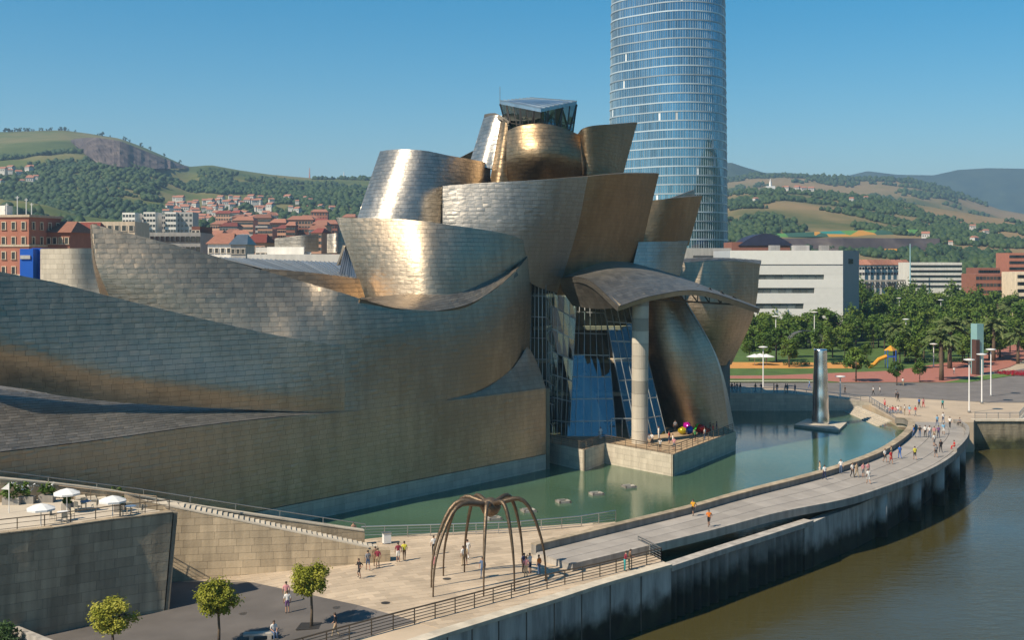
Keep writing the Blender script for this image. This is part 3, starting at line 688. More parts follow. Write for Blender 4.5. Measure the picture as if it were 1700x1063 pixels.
m = MB(); c0 = P(470, 411, 195); m.box((c0.x, 200, c0.z-1), (6, 6, 2.2)); m.build('roof_plant', WHITER, mus)
# limestone block and blue block at the left
lb = [P(67, 413, 146), P(160, 412, 146), P(176, 500, 146), P(67, 500, 146)]
shell('limestone_block', mus, [[lb[0], P(115, 412.5, 144.5), lb[1]], [P(67, 470, 146), P(118, 470, 144.5), P(166, 470, 146)], [lb[3], P(120, 500, 144.5), lb[2]]], STONEP, 1.15, .6, pname='stone_block', back=JOINT, amp=.004, gap=.008, lap=0, thick=.6)
m = MB(); z1 = lb[0].z; m.box(((lb[0].x+lb[1].x)/2, 152, z1-5.2), (lb[1].x-lb[0].x, 11, 10)); m.build('block_body', STONEP, mus)
m = MB(); a, c = P(33, 413, 146.5), P(55, 413, 146.5); m.box(((a.x+c.x)/2, 149.5, a.z-4), (c.x-a.x, 6, 8))
a2, c2 = P(54, 412, 148), P(67.5, 412, 148); m.box(((a2.x+c2.x)/2+.05, 150.5, a2.z-4), (c2.x-a2.x+.3, 5, 8)); o = m.build('blue_block', BLUE, mus); o['label'] = 'bright blue block'
m = MB(); p = P(42, 427, 146.4); m.box((p.x, p.y, p.z), (1.2, .1, .45)); m.build('louvre', GREYB, mus)
# inner mass that closes the volumes from behind
INN = simple('inner_wall', (.1, .095, .09), .9)
m = MB()
m.prism([(-52, 112), (-30, 132), (-14, 150), (-2, 166), (-2, 190), (-60, 190), (-75, 150)], -3, 11)
m.prism([(-20, 170), (-6, 170), (-3, 182), (14, 188), (24, 200), (24, 230), (-20, 215)], 5, 30)
m.prism([(22, 196), (36, 212), (36, 225), (20, 225)], -3, 18)
m.build('inner_mass', INN, mus)
m = MB(); m.prism([(-2, 180), (10, 180), (16, 190), (12, 200), (-2, 200)], 28, 41); m.build('tower_core', INN, mus)
# ---- glass lantern on top
lt = dict(l=P(830, 172.5, 181), f=P(898, 186, 175.5), r=P(957.5, 173.5, 183), b=P(880, 167.5, 192))
lb_ = dict(l=P(846, 232, 180), f=P(898, 240, 176.5), r=P(949, 236, 181.5), b=P(885, 232, 189))
lan = MB(); q = [lt[k] for k in 'lfrb']; up = Vector((0, 0, .5))
lan.add([*q, *[v+up for v in q]], [(0, 1, 2, 3)[::-1], (4, 5, 6, 7), (0, 1, 5, 4), (1, 2, 6, 5), (2, 3, 7, 6), (3, 0, 4, 7)])
LROOF = simple('lantern_roof', (.36, .42, .46), .3, .85)
lo_ = lan.build('lantern_roof', LROOF, mus)
m = MB()
for i in range(9):
    t = i/8; a = lt['l'].lerp(lt['b'], t)+up*1.12; c = lt['f'].lerp(lt['r'], t)+up*1.12; m.bar(a, c, .12, .12)
x = m.build('roof_ribs', STEEL); x.parent = lo_; x['kind'] = 'stuff'
m = MB(); p = lt['l']; m.tube([p, p+Vector((0, 0, 2.6))], .05, 6); x = m.build('mast', STEEL); x.parent = lo_
for ka, kb, n in (('l', 'f', 6), ('f', 'r', 5), ('r', 'b', 3), ('b', 'l', 3)):
    gw = link(bpy.data.objects.new('lantern_glazing', None)); gw.location = mus.location; gw.parent = mus; gw.matrix_parent_inverse = Matrix.Translation(-mus.location)
    mm = MB()
    for i in range(n):
        for j in range(2):
            def pt(u, v): return lt[ka].lerp(lt[kb], u).lerp(lb_[ka].lerp(lb_[kb], u), v)
            m = MB(); m.add([pt(i/n, j/2), pt(i/n, (j+1)/2), pt((i+1)/n, (j+1)/2), pt((i+1)/n, j/2)], [(0, 1, 2, 3)]); par(m.build('pane', GLASS), gw)
        mm.bar(pt(i/n, 0), pt(i/n, 1), .14)
        if i % 2 == 0: mm.bar(pt(i/n, 1), pt((i+1)/n, 0), .22)
    mm.bar(pt(1, 0), pt(1, 1), .14); mm.bar(pt(0, .5), pt(1, .5), .1)
    par(mm.build('mullions', DSTEEL), gw)
m = MB(); ctr = (lb_['f']+lb_['b'])/2; m.box((ctr.x-1.5, ctr.y, ctr.z+1), (3.2, 5, 8), .5); m.build('lift_core', CREAM, mus)
m = MB(); ctr = lb_['r']; m.box((ctr.x-2, ctr.y-1, ctr.z+3.4), (.9, .4, 3.4)); m.build('red_banner', simple('red_cloth', (.45, .1, .05), .8), mus)
# ---- canopy and column
can = [row([(919, 461, 172), (985, 428, 180), (1090, 446, 186), (1250, 506, 187)]),
       row([(974, 464, 165.5), (1055, 452, 171), (1145, 468, 178), (1258, 510, 183)]),
       row([(1027, 509, 160), (1085, 491, 164.5), (1165, 483, 172), (1262, 513, 180)])]
shell('canopy', mus, can, TIG, 1.2, .6, 'a', thick=.7, back=TIG, amp=.005, lap=.006, label='curved canopy roof on a single column')
shell('canopy_flap', mus, [row([(919, 463, 171.8), (974, 467, 165.6), (1026, 510, 160.1)]), row([(951, 508, 171), (990, 513, 166.5), (1026, 511.5, 160.6)])], TIG, 1.2, .6, 'a', amp=.015, lap=.01)
m = MB()
a0, a1 = P(1078, 494, 168), P(1238, 504, 180)
for k in range(9):
    p = a0.lerp(a1, k/8); q = a0.lerp(a1, min(1, (k+.5)/8)); hz = 1.9*math.sin(math.pi*min(1, max(0, k/8)))+.2
    m.bar(p+Vector((0, 1.5, -.3)), p+Vector((0, 1.5, hz)), .14)
    if k < 8: m.bar(p+Vector((0, 1.5, hz)), a0.lerp(a1, (k+1)/8)+Vector((0, 1.5, -.3)), .14)
m.bar(a0+Vector((0, 1.5, -.3)), a1+Vector((0, 1.5, -.3)), .25)
m.build('canopy_truss', DSTEEL, mus)
cb = G(1062, 736, 1.7); ct = P(1063.5, 494, cb.y)
COLM = simple('column_stone', (.46, .41, .33), .75, var=.08, streak=.15)
for k in range(12):
    z0 = 1.7+(ct.z+.6-1.7)*k/12; z1 = 1.7+(ct.z+.6-1.7)*(k+1)/12-.03; m = MB()
    m.lathe([(1.12+.03*(k/12), z0), (1.13+.03*(k/12), z1)], (cb.x+.12*k/12, cb.y, 0), 28); m.build('column_drum', COLM, mus, smooth=False)
# ---- atrium glazing: bays of panes with mullions, tilted facets
def glazing(name, q, nu, nv, mat, w=.09, depth=.16, mm=STEEL, doors=False):
    tl, tr, bl, br = q
    root = link(bpy.data.objects.new(name, None)); root.parent = mus; root.location = mus.location; root.matrix_parent_inverse = Matrix.Translation(-mus.location)
    def pt(u, v): return tl.lerp(tr, u).lerp(bl.lerp(br, u), v)
    for i in range(nu):
        for j in range(nv):
            m = MB()
            nq = (tr-tl).cross(bl-tl).normalized(); t1, t2 = RND.gauss(0, .02), RND.gauss(0, .02)
            m.add([pt(i/nu, j/nv)+nq*(t1+t2), pt(i/nu, (j+1)/nv)+nq*(t1-t2), pt((i+1)/nu, (j+1)/nv)-nq*(t1+t2), pt((i+1)/nu, j/nv)-nq*(t1-t2)], [(0, 1, 2, 3)]); par(m.build('pane', mat), root)
    b = MB()
    for i in range(nu+1): b.bar(pt(i/nu, 0), pt(i/nu, 1), w, depth)
    for j in range(nv+1): b.bar(pt(0, j/nv), pt(1, j/nv), w, depth)
    par(b.build('mullions', mm), root)
    return root
MUL = simple('mullion_grey', (.34, .36, .36), .5, .5)
glazing('stair_glazing', [P(877, 420, 170), P(906, 422, 168.5), P(872, 738, 169), P(908, 738, 167.5)], 5, 9, GLASS, mm=MUL)
glazing('stair_glazing', [P(906, 422, 168.5), P(918, 448, 174), P(908, 738, 167.5), P(921, 738, 174)], 3, 9, GLASS, mm=MUL)
glazing('atrium_glazing', [P(916, 470, 173.2), P(957, 496, 173.0), P(918, 736, 173), P(945, 736, 172)], 4, 7, GLASS, mm=MUL)
glazing('atrium_glazing', [P(955, 482, 178), P(1003, 486, 179), P(941, 738, 171.5), P(1024, 736, 171)], 6, 7, GLASSB, mm=MUL)
glazing('atrium_glazing', [P(995, 470, 176), P(1046, 478, 177.5), P(1046, 733, 170), P(1106, 722, 174)], 5, 8, GLASS, mm=MUL)
m = MB(); pd = P(1034, 712, 169.6)
for k in range(3): m.box((pd.x-1.6+1.5*k, pd.y, 3.1), (.12, .12, 2.8))
m.box((pd.x-.1, pd.y, 4.5), (3.1, .12, .14)); m.build('door_frame', MUL, mus)
# things behind the glass
DI = simple('atrium_inner', (.09, .1, .1), .9)
m = MB(); m.prism([(1, 184), (24, 186), (24, 188), (1, 187)], 1, 27); m.prism([(1.5, 172), (3.0, 172), (3.0, 186), (1.5, 186)], 1, 27); m.build('atrium_back_wall', DI, mus)
for k in range(4):
    m = MB(); m.box((13, 184, 6.5+k*5), (22, 3.5, .5)); m.build('gallery_floor', CREAM, mus)
m = MB(); m.tube([P(968, 620, 177), P(1000, 738, 175.5)], [.7, 1.25], 18); m.build('leaning_column', WHITER, mus, smooth=True)
# ---- terrace over the pond
tp = [G(907, 735, 1.7), G(970, 749, 1.7), G(1004, 737, 1.7), G(1117, 757, 1.7), G(1221, 718, 1.7)]
TE = thing('terrace', 'pale stone terrace jutting into the pond below the canopy', 'terrace', (15, 165, -1))
m = MB(); m.prism([V2(p) for p in tp]+[(31, 192), (3, 192), (2.5, 168)], -3, 1.66); m.build('terrace_body', JOINT, TE)
sheet_ = MB(); sheet_.prism([V2(p) for p in tp]+[(31, 192), (3, 192), (2.5, 168)], 1.66, 1.7); sheet_.build('paving', simple('terrace_paving', (.36, .26, .16), .8), TE)
for a, b in zip(tp, tp[1:]):
    nrm = Vector((b.y-a.y, a.x-b.x, 0)).normalized()*.02
    top = [a+nrm+Vector((0, 0, .12)), b+nrm+Vector((0, 0, .12))]; bot = [p-Vector((0, 0, 4.2)) for p in top]
    shell('stone_face', TE, [top, bot], STONEP, 1.5, .7, owner='terr', pname='stone_block', back=JOINT, amp=.003, gap=.008, lap=0, thick=.2)
flush_panels('terr')
railing('railing along the edge of the stone terrace under the canopy', [p+Vector((-.3, .4, .05)) for p in tp], 1.1, 4, 2, BRN, .045)
print('museum panels as parts', flush_panels('museum'))
# ================================================================ CAFE TERRACE, RAMP, STAIRS (lower left)
TZ = 6.55
wt = [G(-160, 908, 6.8), G(-10, 889, 6.8), G(88, 878, 6.8), G(190, 863.5, 6.8), G(287, 852, 6.8)]
wb = [Gs(-170, 1108), Gs(-20, 1077), Gs(82, 1054), Gs(180, 1033), Gs(272, 1015)]
CT = thing('cafe_terrace', 'raised stone cafe terrace with a shaded block wall at lower left', 'terrace', (-35, 92, 0))
tpoly = [V2(p+Vector((-.7, .5, 0))) for p in wt[::-1]]+[(-75, 82), (-75, 88), (-45, 100), (-38.6, 103), (-28.7, 97.9)]
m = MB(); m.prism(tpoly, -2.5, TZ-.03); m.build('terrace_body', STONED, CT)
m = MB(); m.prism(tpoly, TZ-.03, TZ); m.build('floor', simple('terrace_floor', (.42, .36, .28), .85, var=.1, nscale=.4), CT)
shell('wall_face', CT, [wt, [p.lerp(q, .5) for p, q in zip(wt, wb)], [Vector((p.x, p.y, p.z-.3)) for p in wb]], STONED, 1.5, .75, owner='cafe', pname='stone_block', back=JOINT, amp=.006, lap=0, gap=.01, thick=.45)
rt, rb = wt[4], wb[4]
shell('wall_return', CT, [[rt+Vector((.02, .05, 0)), Vector((-28.4, 98.3, 6.8))], [rb+Vector((.02, .05, -.3)), Vector((-28.9, 98.3, -1.5))]], STONE, 1.5, .75, owner='cafe', pname='stone_block', back=JOINT, amp=.006, lap=0, gap=.01, thick=.3)
flush_panels('cafe')
cp = offs(wt, .06)
for i in range(4):
    for k in range(4):
        a0, a1 = cp[i].lerp(cp[i+1], k/4+.004), cp[i].lerp(cp[i+1], k/4+.246); n_ = Vector((a0.y-a1.y, a1.x-a0.x, 0)).normalized()*.8
        m = MB(); m.prism([V2(a0), V2(a1), V2(a1+n_), V2(a0+n_)], 6.8, 6.9); m.build('coping_stone', STONED, CT)
railing('thin railing along the front of the cafe terrace', [p+Vector((-.5, .75, -.2)) for p in wt], 1.1, 3, 1.9, BRN, .035)
railing('thin railing along the back of the cafe terrace', [(-28.9, 98, TZ), (-38.6, 102.7, TZ)], 1.1, 3, 1.9, BRN, .03)
# ramp wall and parapet
RW = thing('stair_wall', 'sunlit tan block wall beside the stairs going up to the cafe terrace', 'wall', (-20, 104, 0))
ra = Gs(276, 969); ra = PZ(276, gz(ra.x), 104.2); ra.z = gz(ra.x); rbb = Gs(612, 935.5); re = Gs(648, 933)
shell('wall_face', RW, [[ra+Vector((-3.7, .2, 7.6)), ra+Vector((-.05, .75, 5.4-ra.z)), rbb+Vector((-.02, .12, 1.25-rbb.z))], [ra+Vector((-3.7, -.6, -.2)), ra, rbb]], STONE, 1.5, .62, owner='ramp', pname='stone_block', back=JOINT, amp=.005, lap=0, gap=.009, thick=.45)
shell('wall_end', RW, [[rbb+Vector((0, -.02, 1.2)), re+Vector((0, -.02, 1.0))], [rbb+Vector((0, -.02, 0)), re+Vector((0, -.02, 0))]], STONE, 1.5, .62, owner='ramp', pname='stone_block', back=STONE, amp=.003, lap=0, thick=1.2)
pp_ = [Vector((-46, 99.6, 9.0)), Vector((-42.9, 101, 8.5)), Vector((-36, 105, 6.85)), Vector((-30.5, 108.4, 5.0)), Vector((-22.5, 111.2, 3.1)), Vector((-13.9, 113.7, 1.25))]
shell('parapet_face', RW, [pp_, [Vector((p.x, p.y, gz(p.x)-.2)) for p in pp_]], STONE, 1.5, .62, owner='ramp', pname='stone_block', back=STONE, amp=.005, lap=0, gap=.009, thick=.6)
flush_panels('ramp')
pts = smooth(pp_, 17)
for a, c in zip(pts, pts[1:]):
    m = MB(); s_ = (c-a)*.003; m.bar(a+s_+Vector((-.12, .28, .06)), c-s_+Vector((-.12, .28, .06)), .75, .12); m.build('coping_stone', STONEP, RW)
m = MB(); m.bar(ra+Vector((-.05, .95, 5.45-ra.z)), rbb+Vector((-.02, .35, 1.3-rbb.z)), .5, .1); m.build('coping', STONEP, RW)
ST_ = thing('stone_stairs', 'pale stone stairs climbing between two tan walls to the cafe terrace', 'stairs', (-20, 107, 0))
fl = [(Vector((-12.2, 110.6, 0)), Vector((-29.6, 106.9, 5.05)), 38, 5.4, 2.5), (Vector((-29.6, 106.9, 5.05)), Vector((-37.5, 103.3, TZ)), 10, 2.5, 2.0)]
for s0, s1, N_, w0_, w1_ in fl:
    for i in range(N_):
        c = s0.lerp(s1, (i+.5)/N_); z = s0.z+(s1.z-s0.z)*(i+1)/N_; dv = s1-s0; ang = math.atan2(dv.y, dv.x)
        m = MB(); m.box((c.x, c.y, z/2-.6), (math.hypot(dv.x, dv.y)/N_+.02, w0_+(w1_-w0_)*i/N_, z+1.2), ang); m.build('step', STONEP, ST_)
railing('sloping handrail on the stair parapet', [pts[3]+Vector((0, .4, .1)), pts[8]+Vector((0, .4, .1)), pts[16]+Vector((0, .4, .1))], .5, 1, 4, STEEL, .035)
# parasols
def parasol(label, px, py_top, zt=1.95, r=1.08):
    Y = F*(H-TZ-zt)/(py_top-430); x = (px-850)*Y/F
    o = thing('parasol', label, 'parasol', (x, Y, TZ), 0, 'cafe parasols')
    m = MB(); m.tube([(x, Y, TZ), (x, Y, TZ+zt)], .04, 8); m.build('pole', WHITE, o)
    m = MB(); n = 16; vs = [(x, Y, TZ+zt)]
    for k in range(n): a = 2*math.pi*k/n; rr = r*(1 if k % 2 == 0 else .93); vs.append((x+rr*.5*math.cos(a), Y+rr*.5*math.sin(a), TZ+zt-.14))
    for k in range(n): a = 2*math.pi*k/n; rr = r*(1 if k % 2 == 0 else .93); vs.append((x+rr*math.cos(a), Y+rr*math.sin(a), TZ+zt-.38))
    vs += [(v[0], v[1], v[2]-.14) for v in vs[-n:]]
    fs = [(0, 1+k, 1+(k+1) % n) for k in range(n)]
    for b_ in (1, n+1): fs += [(b_+k, b_+n+k, b_+n+(k+1) % n, b_+(k+1) % n) for k in range(n)]
    m.add(vs, fs); m.build('canopy', WHITE, o)
    m = MB(); m.lathe([(.3, TZ), (.3, TZ+.08), (.05, TZ+.12)], (x, Y, 0), 14); m.build('base', CONC, o)
parasol('white parasol nearest the planted shrubs, back of the cafe terrace', 111, 811)
parasol('white parasol at the right end of the cafe terrace', 187, 823)
parasol('white parasol at the front left of the cafe terrace', 68, 836)
TBL = simple('blue_table', (.12, .2, .32), .5); CHR = simple('wicker', (.42, .37, .28), .7)
def table_set(i, px, py, label):
    p = G(px, py, TZ)
    o = thing('cafe_table', 'small round cafe table '+label, 'table', tuple(p), 0, 'cafe tables')
    m = MB(); m.lathe([(.42, .72), (.44, .75), (.01, .76)], p, 16); m.build('table_top', TBL if i != 1 else WHITE, o)
    m = MB(); m.tube([p, p+Vector((0, 0, .72))], .04, 6); m.lathe([(.25, 0), (.25, .03), (.04, .06)], p, 12); m.build('pedestal', STEEL, o)
    for k in range(3):
        a = 2.1*k+i; c = p+Vector((.75*math.cos(a), .75*math.sin(a), 0))
        ch = thing('cafe_chair', 'pale chair at the cafe table '+label, 'chair', tuple(c), a, 'chairs at the table '+label)
        m = MB(); m.box((0, 0, .45), (.42, .42, .05)); x = m.build('seat', CHR); x.parent = ch
        m = MB(); m.box((.2, 0, .68), (.04, .42, .42)); x = m.build('backrest', CHR); x.parent = ch
        for sx in (-1, 1):
            for sy in (-1, 1): m = MB(); m.bar((sx*.18, sy*.18, 0), (sx*.18, sy*.18, .44), .03); x = m.build('leg', CHR); x.parent = ch
table_set(0, 142, 848, 'between the two rear parasols'); table_set(1, 104, 866, 'under the front parasol'); table_set(2, 217, 856, 'at the right end of the terrace')
# ---------------- trees
def leafcloud(m, c, rad, n, leaf, clumps=22, flat=.85, rng=RND, hollow=.45, squash=1.0):
    cs_ = []
    for k in range(clumps):
        while True:
            v = Vector((rng.uniform(-1, 1), rng.uniform(-1, 1), rng.uniform(-1, 1)))
            if hollow < v.length < 1: break
        cs_.append((Vector((v.x*rad[0], v.y*rad[1], v.z*rad[2]))*.8, rng.uniform(.22, .42), rng.random()))
    for i in range(n):
        cc, rr, tone = cs_[rng.randrange(clumps)]
        while True:
            v = Vector((rng.uniform(-1, 1), rng.uniform(-1, 1), rng.uniform(-1, 1)))
            if v.length < 1: break
        v = v*(.4+.6*rng.random())/max(v.length, .3)*v.length
        p = Vector(c)+cc+Vector((v.x*rad[0], v.y*rad[1], v.z*rad[2]*squash))*rr*1.25
        s_ = leaf*rng.uniform(.6, 1.35)
        nrm = (Vector((v.x, v.y, v.z+.35))+Vector((rng.uniform(-.8, .8), rng.uniform(-.8, .8), rng.uniform(-.5, .8)))).normalized()
        t1 = nrm.orthogonal().normalized(); t1 = Matrix.Rotation(rng.uniform(0, 6.28), 3, nrm)@t1; t2 = nrm.cross(t1)
        m.add([p-t1*s_, p+t2*s_*.5, p+t1*s_, p-t2*s_*.5], [(0, 1, 2, 3)], min(1, max(0, tone*.7+rng.random()*.3)))
def make_tree(name, h, cr_, ch, mat, n, leaf, trunk_r=.14, clumps=24, seed=1, limbs=8):
    rng = random.Random(seed)
    root = link(bpy.data.objects.new(name, None)); root.empty_display_size = .3
    m = MB(); zc = h-ch/2; zt = h-ch*.92
    m.tube([(0, 0, -.2), (.03, .02, zt*.5), (-.02, .03, zt), (.02, 0, zc)], [trunk_r*1.25, trunk_r, trunk_r*.85, trunk_r*.5], 8)
    for k in range(limbs):
        a = 6.28*k/limbs+rng.uniform(-.3, .3); e = rng.uniform(.1, .75)
        st_ = Vector((0, 0, zt+rng.uniform(-.05, .35)*ch)); en = Vector((math.cos(a)*cr_*.75, math.sin(a)*cr_*.75, zc-ch*.25+e*ch*.6))
        m.tube([st_, st_.lerp(en, .5)+Vector((0, 0, .1*ch)), en], [trunk_r*.5, trunk_r*.3, trunk_r*.1], 5)
    x = m.build('trunk', BARK, smooth=True); x.parent = root
    m = MB(); leafcloud(m, (0, 0, zc), (cr_, cr_, ch/2), n, leaf, clumps, rng=rng); x = m.build('crown', mat); x.parent = root
    return root
def put(proto, first, loc, sc, rz, label, cat='tree', group=None):
    o = proto if first else copytree(proto); o.location = loc; o.scale = (sc,)*3 if not hasattr(sc, '__len__') else sc; o.rotation_euler = (0, 0, rz)
    for k_ in ('label', 'category', 'group'):
        if k_ in o: del o[k_]
    tag(o, label, cat, group); return o
for i, (px, fy, ty, label, w_) in enumerate([(187, 1102, 993, 'leafy yellow-green tree below the cafe terrace wall', 44), (363, 1072, 961, 'yellow-green tree standing on the asphalt near the terrace shadow', 38), (517, 1041, 930, 'round airy yellow-green tree at the edge of the asphalt', 36)]):
    p = Gs(px, fy); sc = p.y/F; h = (fy-ty)*sc
    t = make_tree('plaza_tree', h, w_*sc, h*.58 if i < 2 else h*.56, LEAFY, 7000, .105, .1, 34, 11+i, 12); put(t, True, p, 1, 0, label, 'tree', 'young plaza trees')
    m = MB(); m.prism([(p.x-1, p.y-.9), (p.x+.9, p.y-.8), (p.x+1, p.y+.9), (p.x-.9, p.y+.8)], p.z+.0, p.z+.05)
    tag(m.build('tree_grate', DSTEEL), 'dark square tree pit under the '+['tree below the terrace wall', 'middle plaza tree', 'rightmost plaza tree'][i], 'tree pit', 'tree pits')
# shrubs on the cafe terrace
for i, (px, py, s_, lab) in enumerate([(20, 838, 1.0, 'green shrub beside the white flag pole'), (45, 836, .9, 'flowering shrub in the middle of the cafe planter'), (78, 834, .85, 'shrub at the right end of the cafe planter'), (112, 848, .45, 'small potted plant behind the front parasol'), (200, 850, .5, 'potted red-leaved plant at the right parasol')]):
    p = G(px, py, TZ); o = thing('potted_shrub', lab, 'shrub', tuple(p), 0, 'shrubs on the cafe terrace')
    m = MB(); m.box(p+Vector((0, 0, .3)), (1.1*s_+.3, .7, .6)); m.build('planter', CONC, o)
    m = MB(); leafcloud(m, p+Vector((0, 0, .6+.6*s_)), (.9*s_, .8*s_, .75*s_), 420, .13, 14); m.build('foliage', LEAF, o)
    if i < 3:
        m = MB(); leafcloud(m, p+Vector((0, 0, .8+.6*s_)), (.9*s_, .8*s_, .75*s_), 40, .09, 10); m.build('flowers', WHITE, o)
for i, (px, py, lab) in enumerate([(107, 800, 'thin bamboo-like plant behind the stair parapet, left one'), (196, 813, 'thin bamboo-like plant behind the stair parapet, right one')]):
    p = P(px, py, 108); o = thing('slender_plant', lab, 'plant', (p.x, 108, 0), 0, 'plants behind the parapet')
    m = MB(); m.tube([(p.x, 108, 0), (p.x, 108, p.z)], .05, 5); m.build('stem', BARK, o)
    m = MB(); leafcloud(m, p+Vector((0, 0, -.4)), (.9, .7, 1.0), 160, .13, 10); m.build('foliage', LEAF, o)
p = G(15, 852, TZ); o = thing('flag_pole', 'white pole with a small white pennant at the left edge', 'flag', tuple(p))
m = MB(); m.tube([p, p+Vector((0, 0, 2.4))], .035, 6); m.build('pole', WHITE, o)
m = MB(); a = p+Vector((0, 0, 2.4)); m.add([a, a+Vector((0, 0, -.55)), a+Vector((-.65, 0, -.5)), a+Vector((0, .04, 0)), a+Vector((0, .04, -.55)), a+Vector((-.65, .04, -.5))], [(0, 1, 2), (3, 5, 4), (0, 3, 4, 1), (1, 4, 5, 2), (2, 5, 3, 0)]); m.build('pennant', WHITE, o)
# low wall and dark shrub in the lower left corner
m = MB(); a, b_ = Gs(-40, 1015, 1.2), Gs(84, 1066, 1.2); m.bar(a+Vector((0, 0, -.6)), b_+Vector((0, 0, -.6)), .5, 1.25); tag(m.build('garden_wall', CONC), 'low pale wall crossing the bottom left corner', 'wall')
p = Gs(5, 1085); o = thing('dark_bush', 'dark evergreen bush in the bottom left corner', 'bush', tuple(p)); m = MB(); leafcloud(m, p+Vector((-.5, 0, 1.0)), (1.9, 1.6, 1.5), 1500, .13, 20); m.build('foliage', LEAFD, o)
m = MB(); m.tube([p, p+Vector((-.3, 0, 1))], .08, 6); m.build('stem', BARK, o)
# bench with rock top (bottom centre left), bin
p = Gs(436, 1062); o = thing('stone_bench', 'low grey stone bench beside the rightmost plaza tree', 'bench', tuple(p)); m = MB(); m.box(p+Vector((-.2, 0, .4)), (2.3, .7, .14), .15); m.build('seat', CONC, o)
for s_ in (-.8, .5): m = MB(); m.box(p+Vector((s_, 0, .17)), (.3, .55, .34), .15); m.build('leg', CONC, o)
p = G(642, 903); o = thing('litter_bin', 'white litter bin near the pond railing', 'bin', tuple(p)); m = MB(); m.box(p+Vector((0, 0, .5)), (.72, .55, .9), .4); m.build('body', WHITE, o)
m = MB(); m.box(p+Vector((0, 0, .03)), (.7, .7, .06)); m.build('base', DSTEEL, o); m = MB(); m.box(p+Vector((0, 0, .99)), (.8, .62, .07), .4); m.build('lid', STEEL, o)
# ================================================================ SCULPTURES (plain stand-ins of the same size and colour)
c = Vector((-1.8, 100.0, 0)); hub = c+Vector((.0, .3, 6.9))
o = thing('bronze_sculpture', 'large open bronze sculpture on slender arched legs on the plaza', 'sculpture', tuple(c))
for px, py in [(719, 992), (803, 991), (854, 983), (906, 966), (868, 951), (771, 951), (736, 957), (716, 976)]:
    f = G(px, py); dv = (f-hub); dv.z = 0
    pts_ = []; rd = []
    for k in range(15):
        t = k/14; xy = hub+dv*(1-(1-t)**2.1)*1.0; z = 6.7+1.7*math.sin(min(1, t*2.2)*math.pi*.6) if t < .3 else None
        ang = t*math.pi*.5
        pts_.append(Vector((hub.x+dv.x*math.sin(ang)**.8, hub.y+dv.y*math.sin(ang)**.8, 6.6*math.cos(ang)**.75+1.5*math.sin(math.pi*min(1, t*1.25))**2*(1-t))))
        rd.append(.18*(1-t)+.06)
    m = MB(); m.tube(pts_, rd, 10); m.build('leg', BRONZE, o, smooth=True)
m = MB(); m.lathe([(.1, 5.5), (.6, 5.75), (.9, 6.3), (.75, 6.85), (.2, 7.1)], (hub.x, hub.y, 0), 20); m.build('hub', BRONZE, o, smooth=True)
p = G(1362, 704, -.6); o = thing('steel_column_sculpture', 'tall polished steel column sculpture standing on a slab in the pond', 'sculpture', tuple(p))
h = (706-582)*p.y/F; prof = []
for k in range(61):
    t = k/60; r = (1.5-.4*t)*(1+.02*math.sin(t*math.pi*7))-.05; prof.append((r, -.6+h*t))
prof.append((.1, -.6+h)); m = MB(); m.lathe(prof, (p.x, p.y, 0), 28); m.build('column', POLISH, o, smooth=True)
sl_ = [G(1318, 705, -.55), G(1392, 714, -.55), G(1406, 701, -.55), G(1340, 695, -.55)]
m = MB(); m.prism([V2(q) for q in sl_], -1.6, -.6); tag(m.build('pond_slab', STONEP), 'pale stone slab in the pond under the steel sculpture', 'slab')
cols = [(.6, .08, .02), (.02, .4, .03), (.5, .01, .3), (.55, .42, .02), (.03, .12, .5), (.45, .02, .02)]
p = G(1152, 722, 1.7); o = thing('coloured_sculpture', 'low bright multicoloured sculpture on the terrace', 'sculpture', tuple(p))
for k, q in enumerate(cols):
    a = k*1.05; v = Vector((math.cos(a), math.sin(a)*.8, 0)); mt = simple('colour_%d' % k, q, .15, .3, var=.05)
    m = MB(); st_ = p+v*.3+Vector((0, 0, .5)); en = p+v*2.3+Vector((0, 0, .6+.4*(k % 3)))
    m.tube([st_, st_.lerp(en, .35), st_.lerp(en, .7), en], [.18, .3, .62, .2], 14); m.build('lobe', mt, o, smooth=True)

for k, (px, py) in enumerate([(640, 1002), (742, 962), (560, 1010), (405, 1020)]):
    p = Gs(px, py); m = MB(); m.lathe([(.36, p.z+.005), (.36, p.z+.022), (.3, p.z+.024)], (p.x, p.y, 0), 16); tag(m.build('drain_cover', DSTEEL), 'small dark round drain cover %s' % ['left of the front sculpture legs', 'beneath the bronze sculpture', 'on the paving edge right of the rightmost tree', 'on the asphalt left of the rightmost tree'][k], 'drain cover', 'drain covers on the plaza')
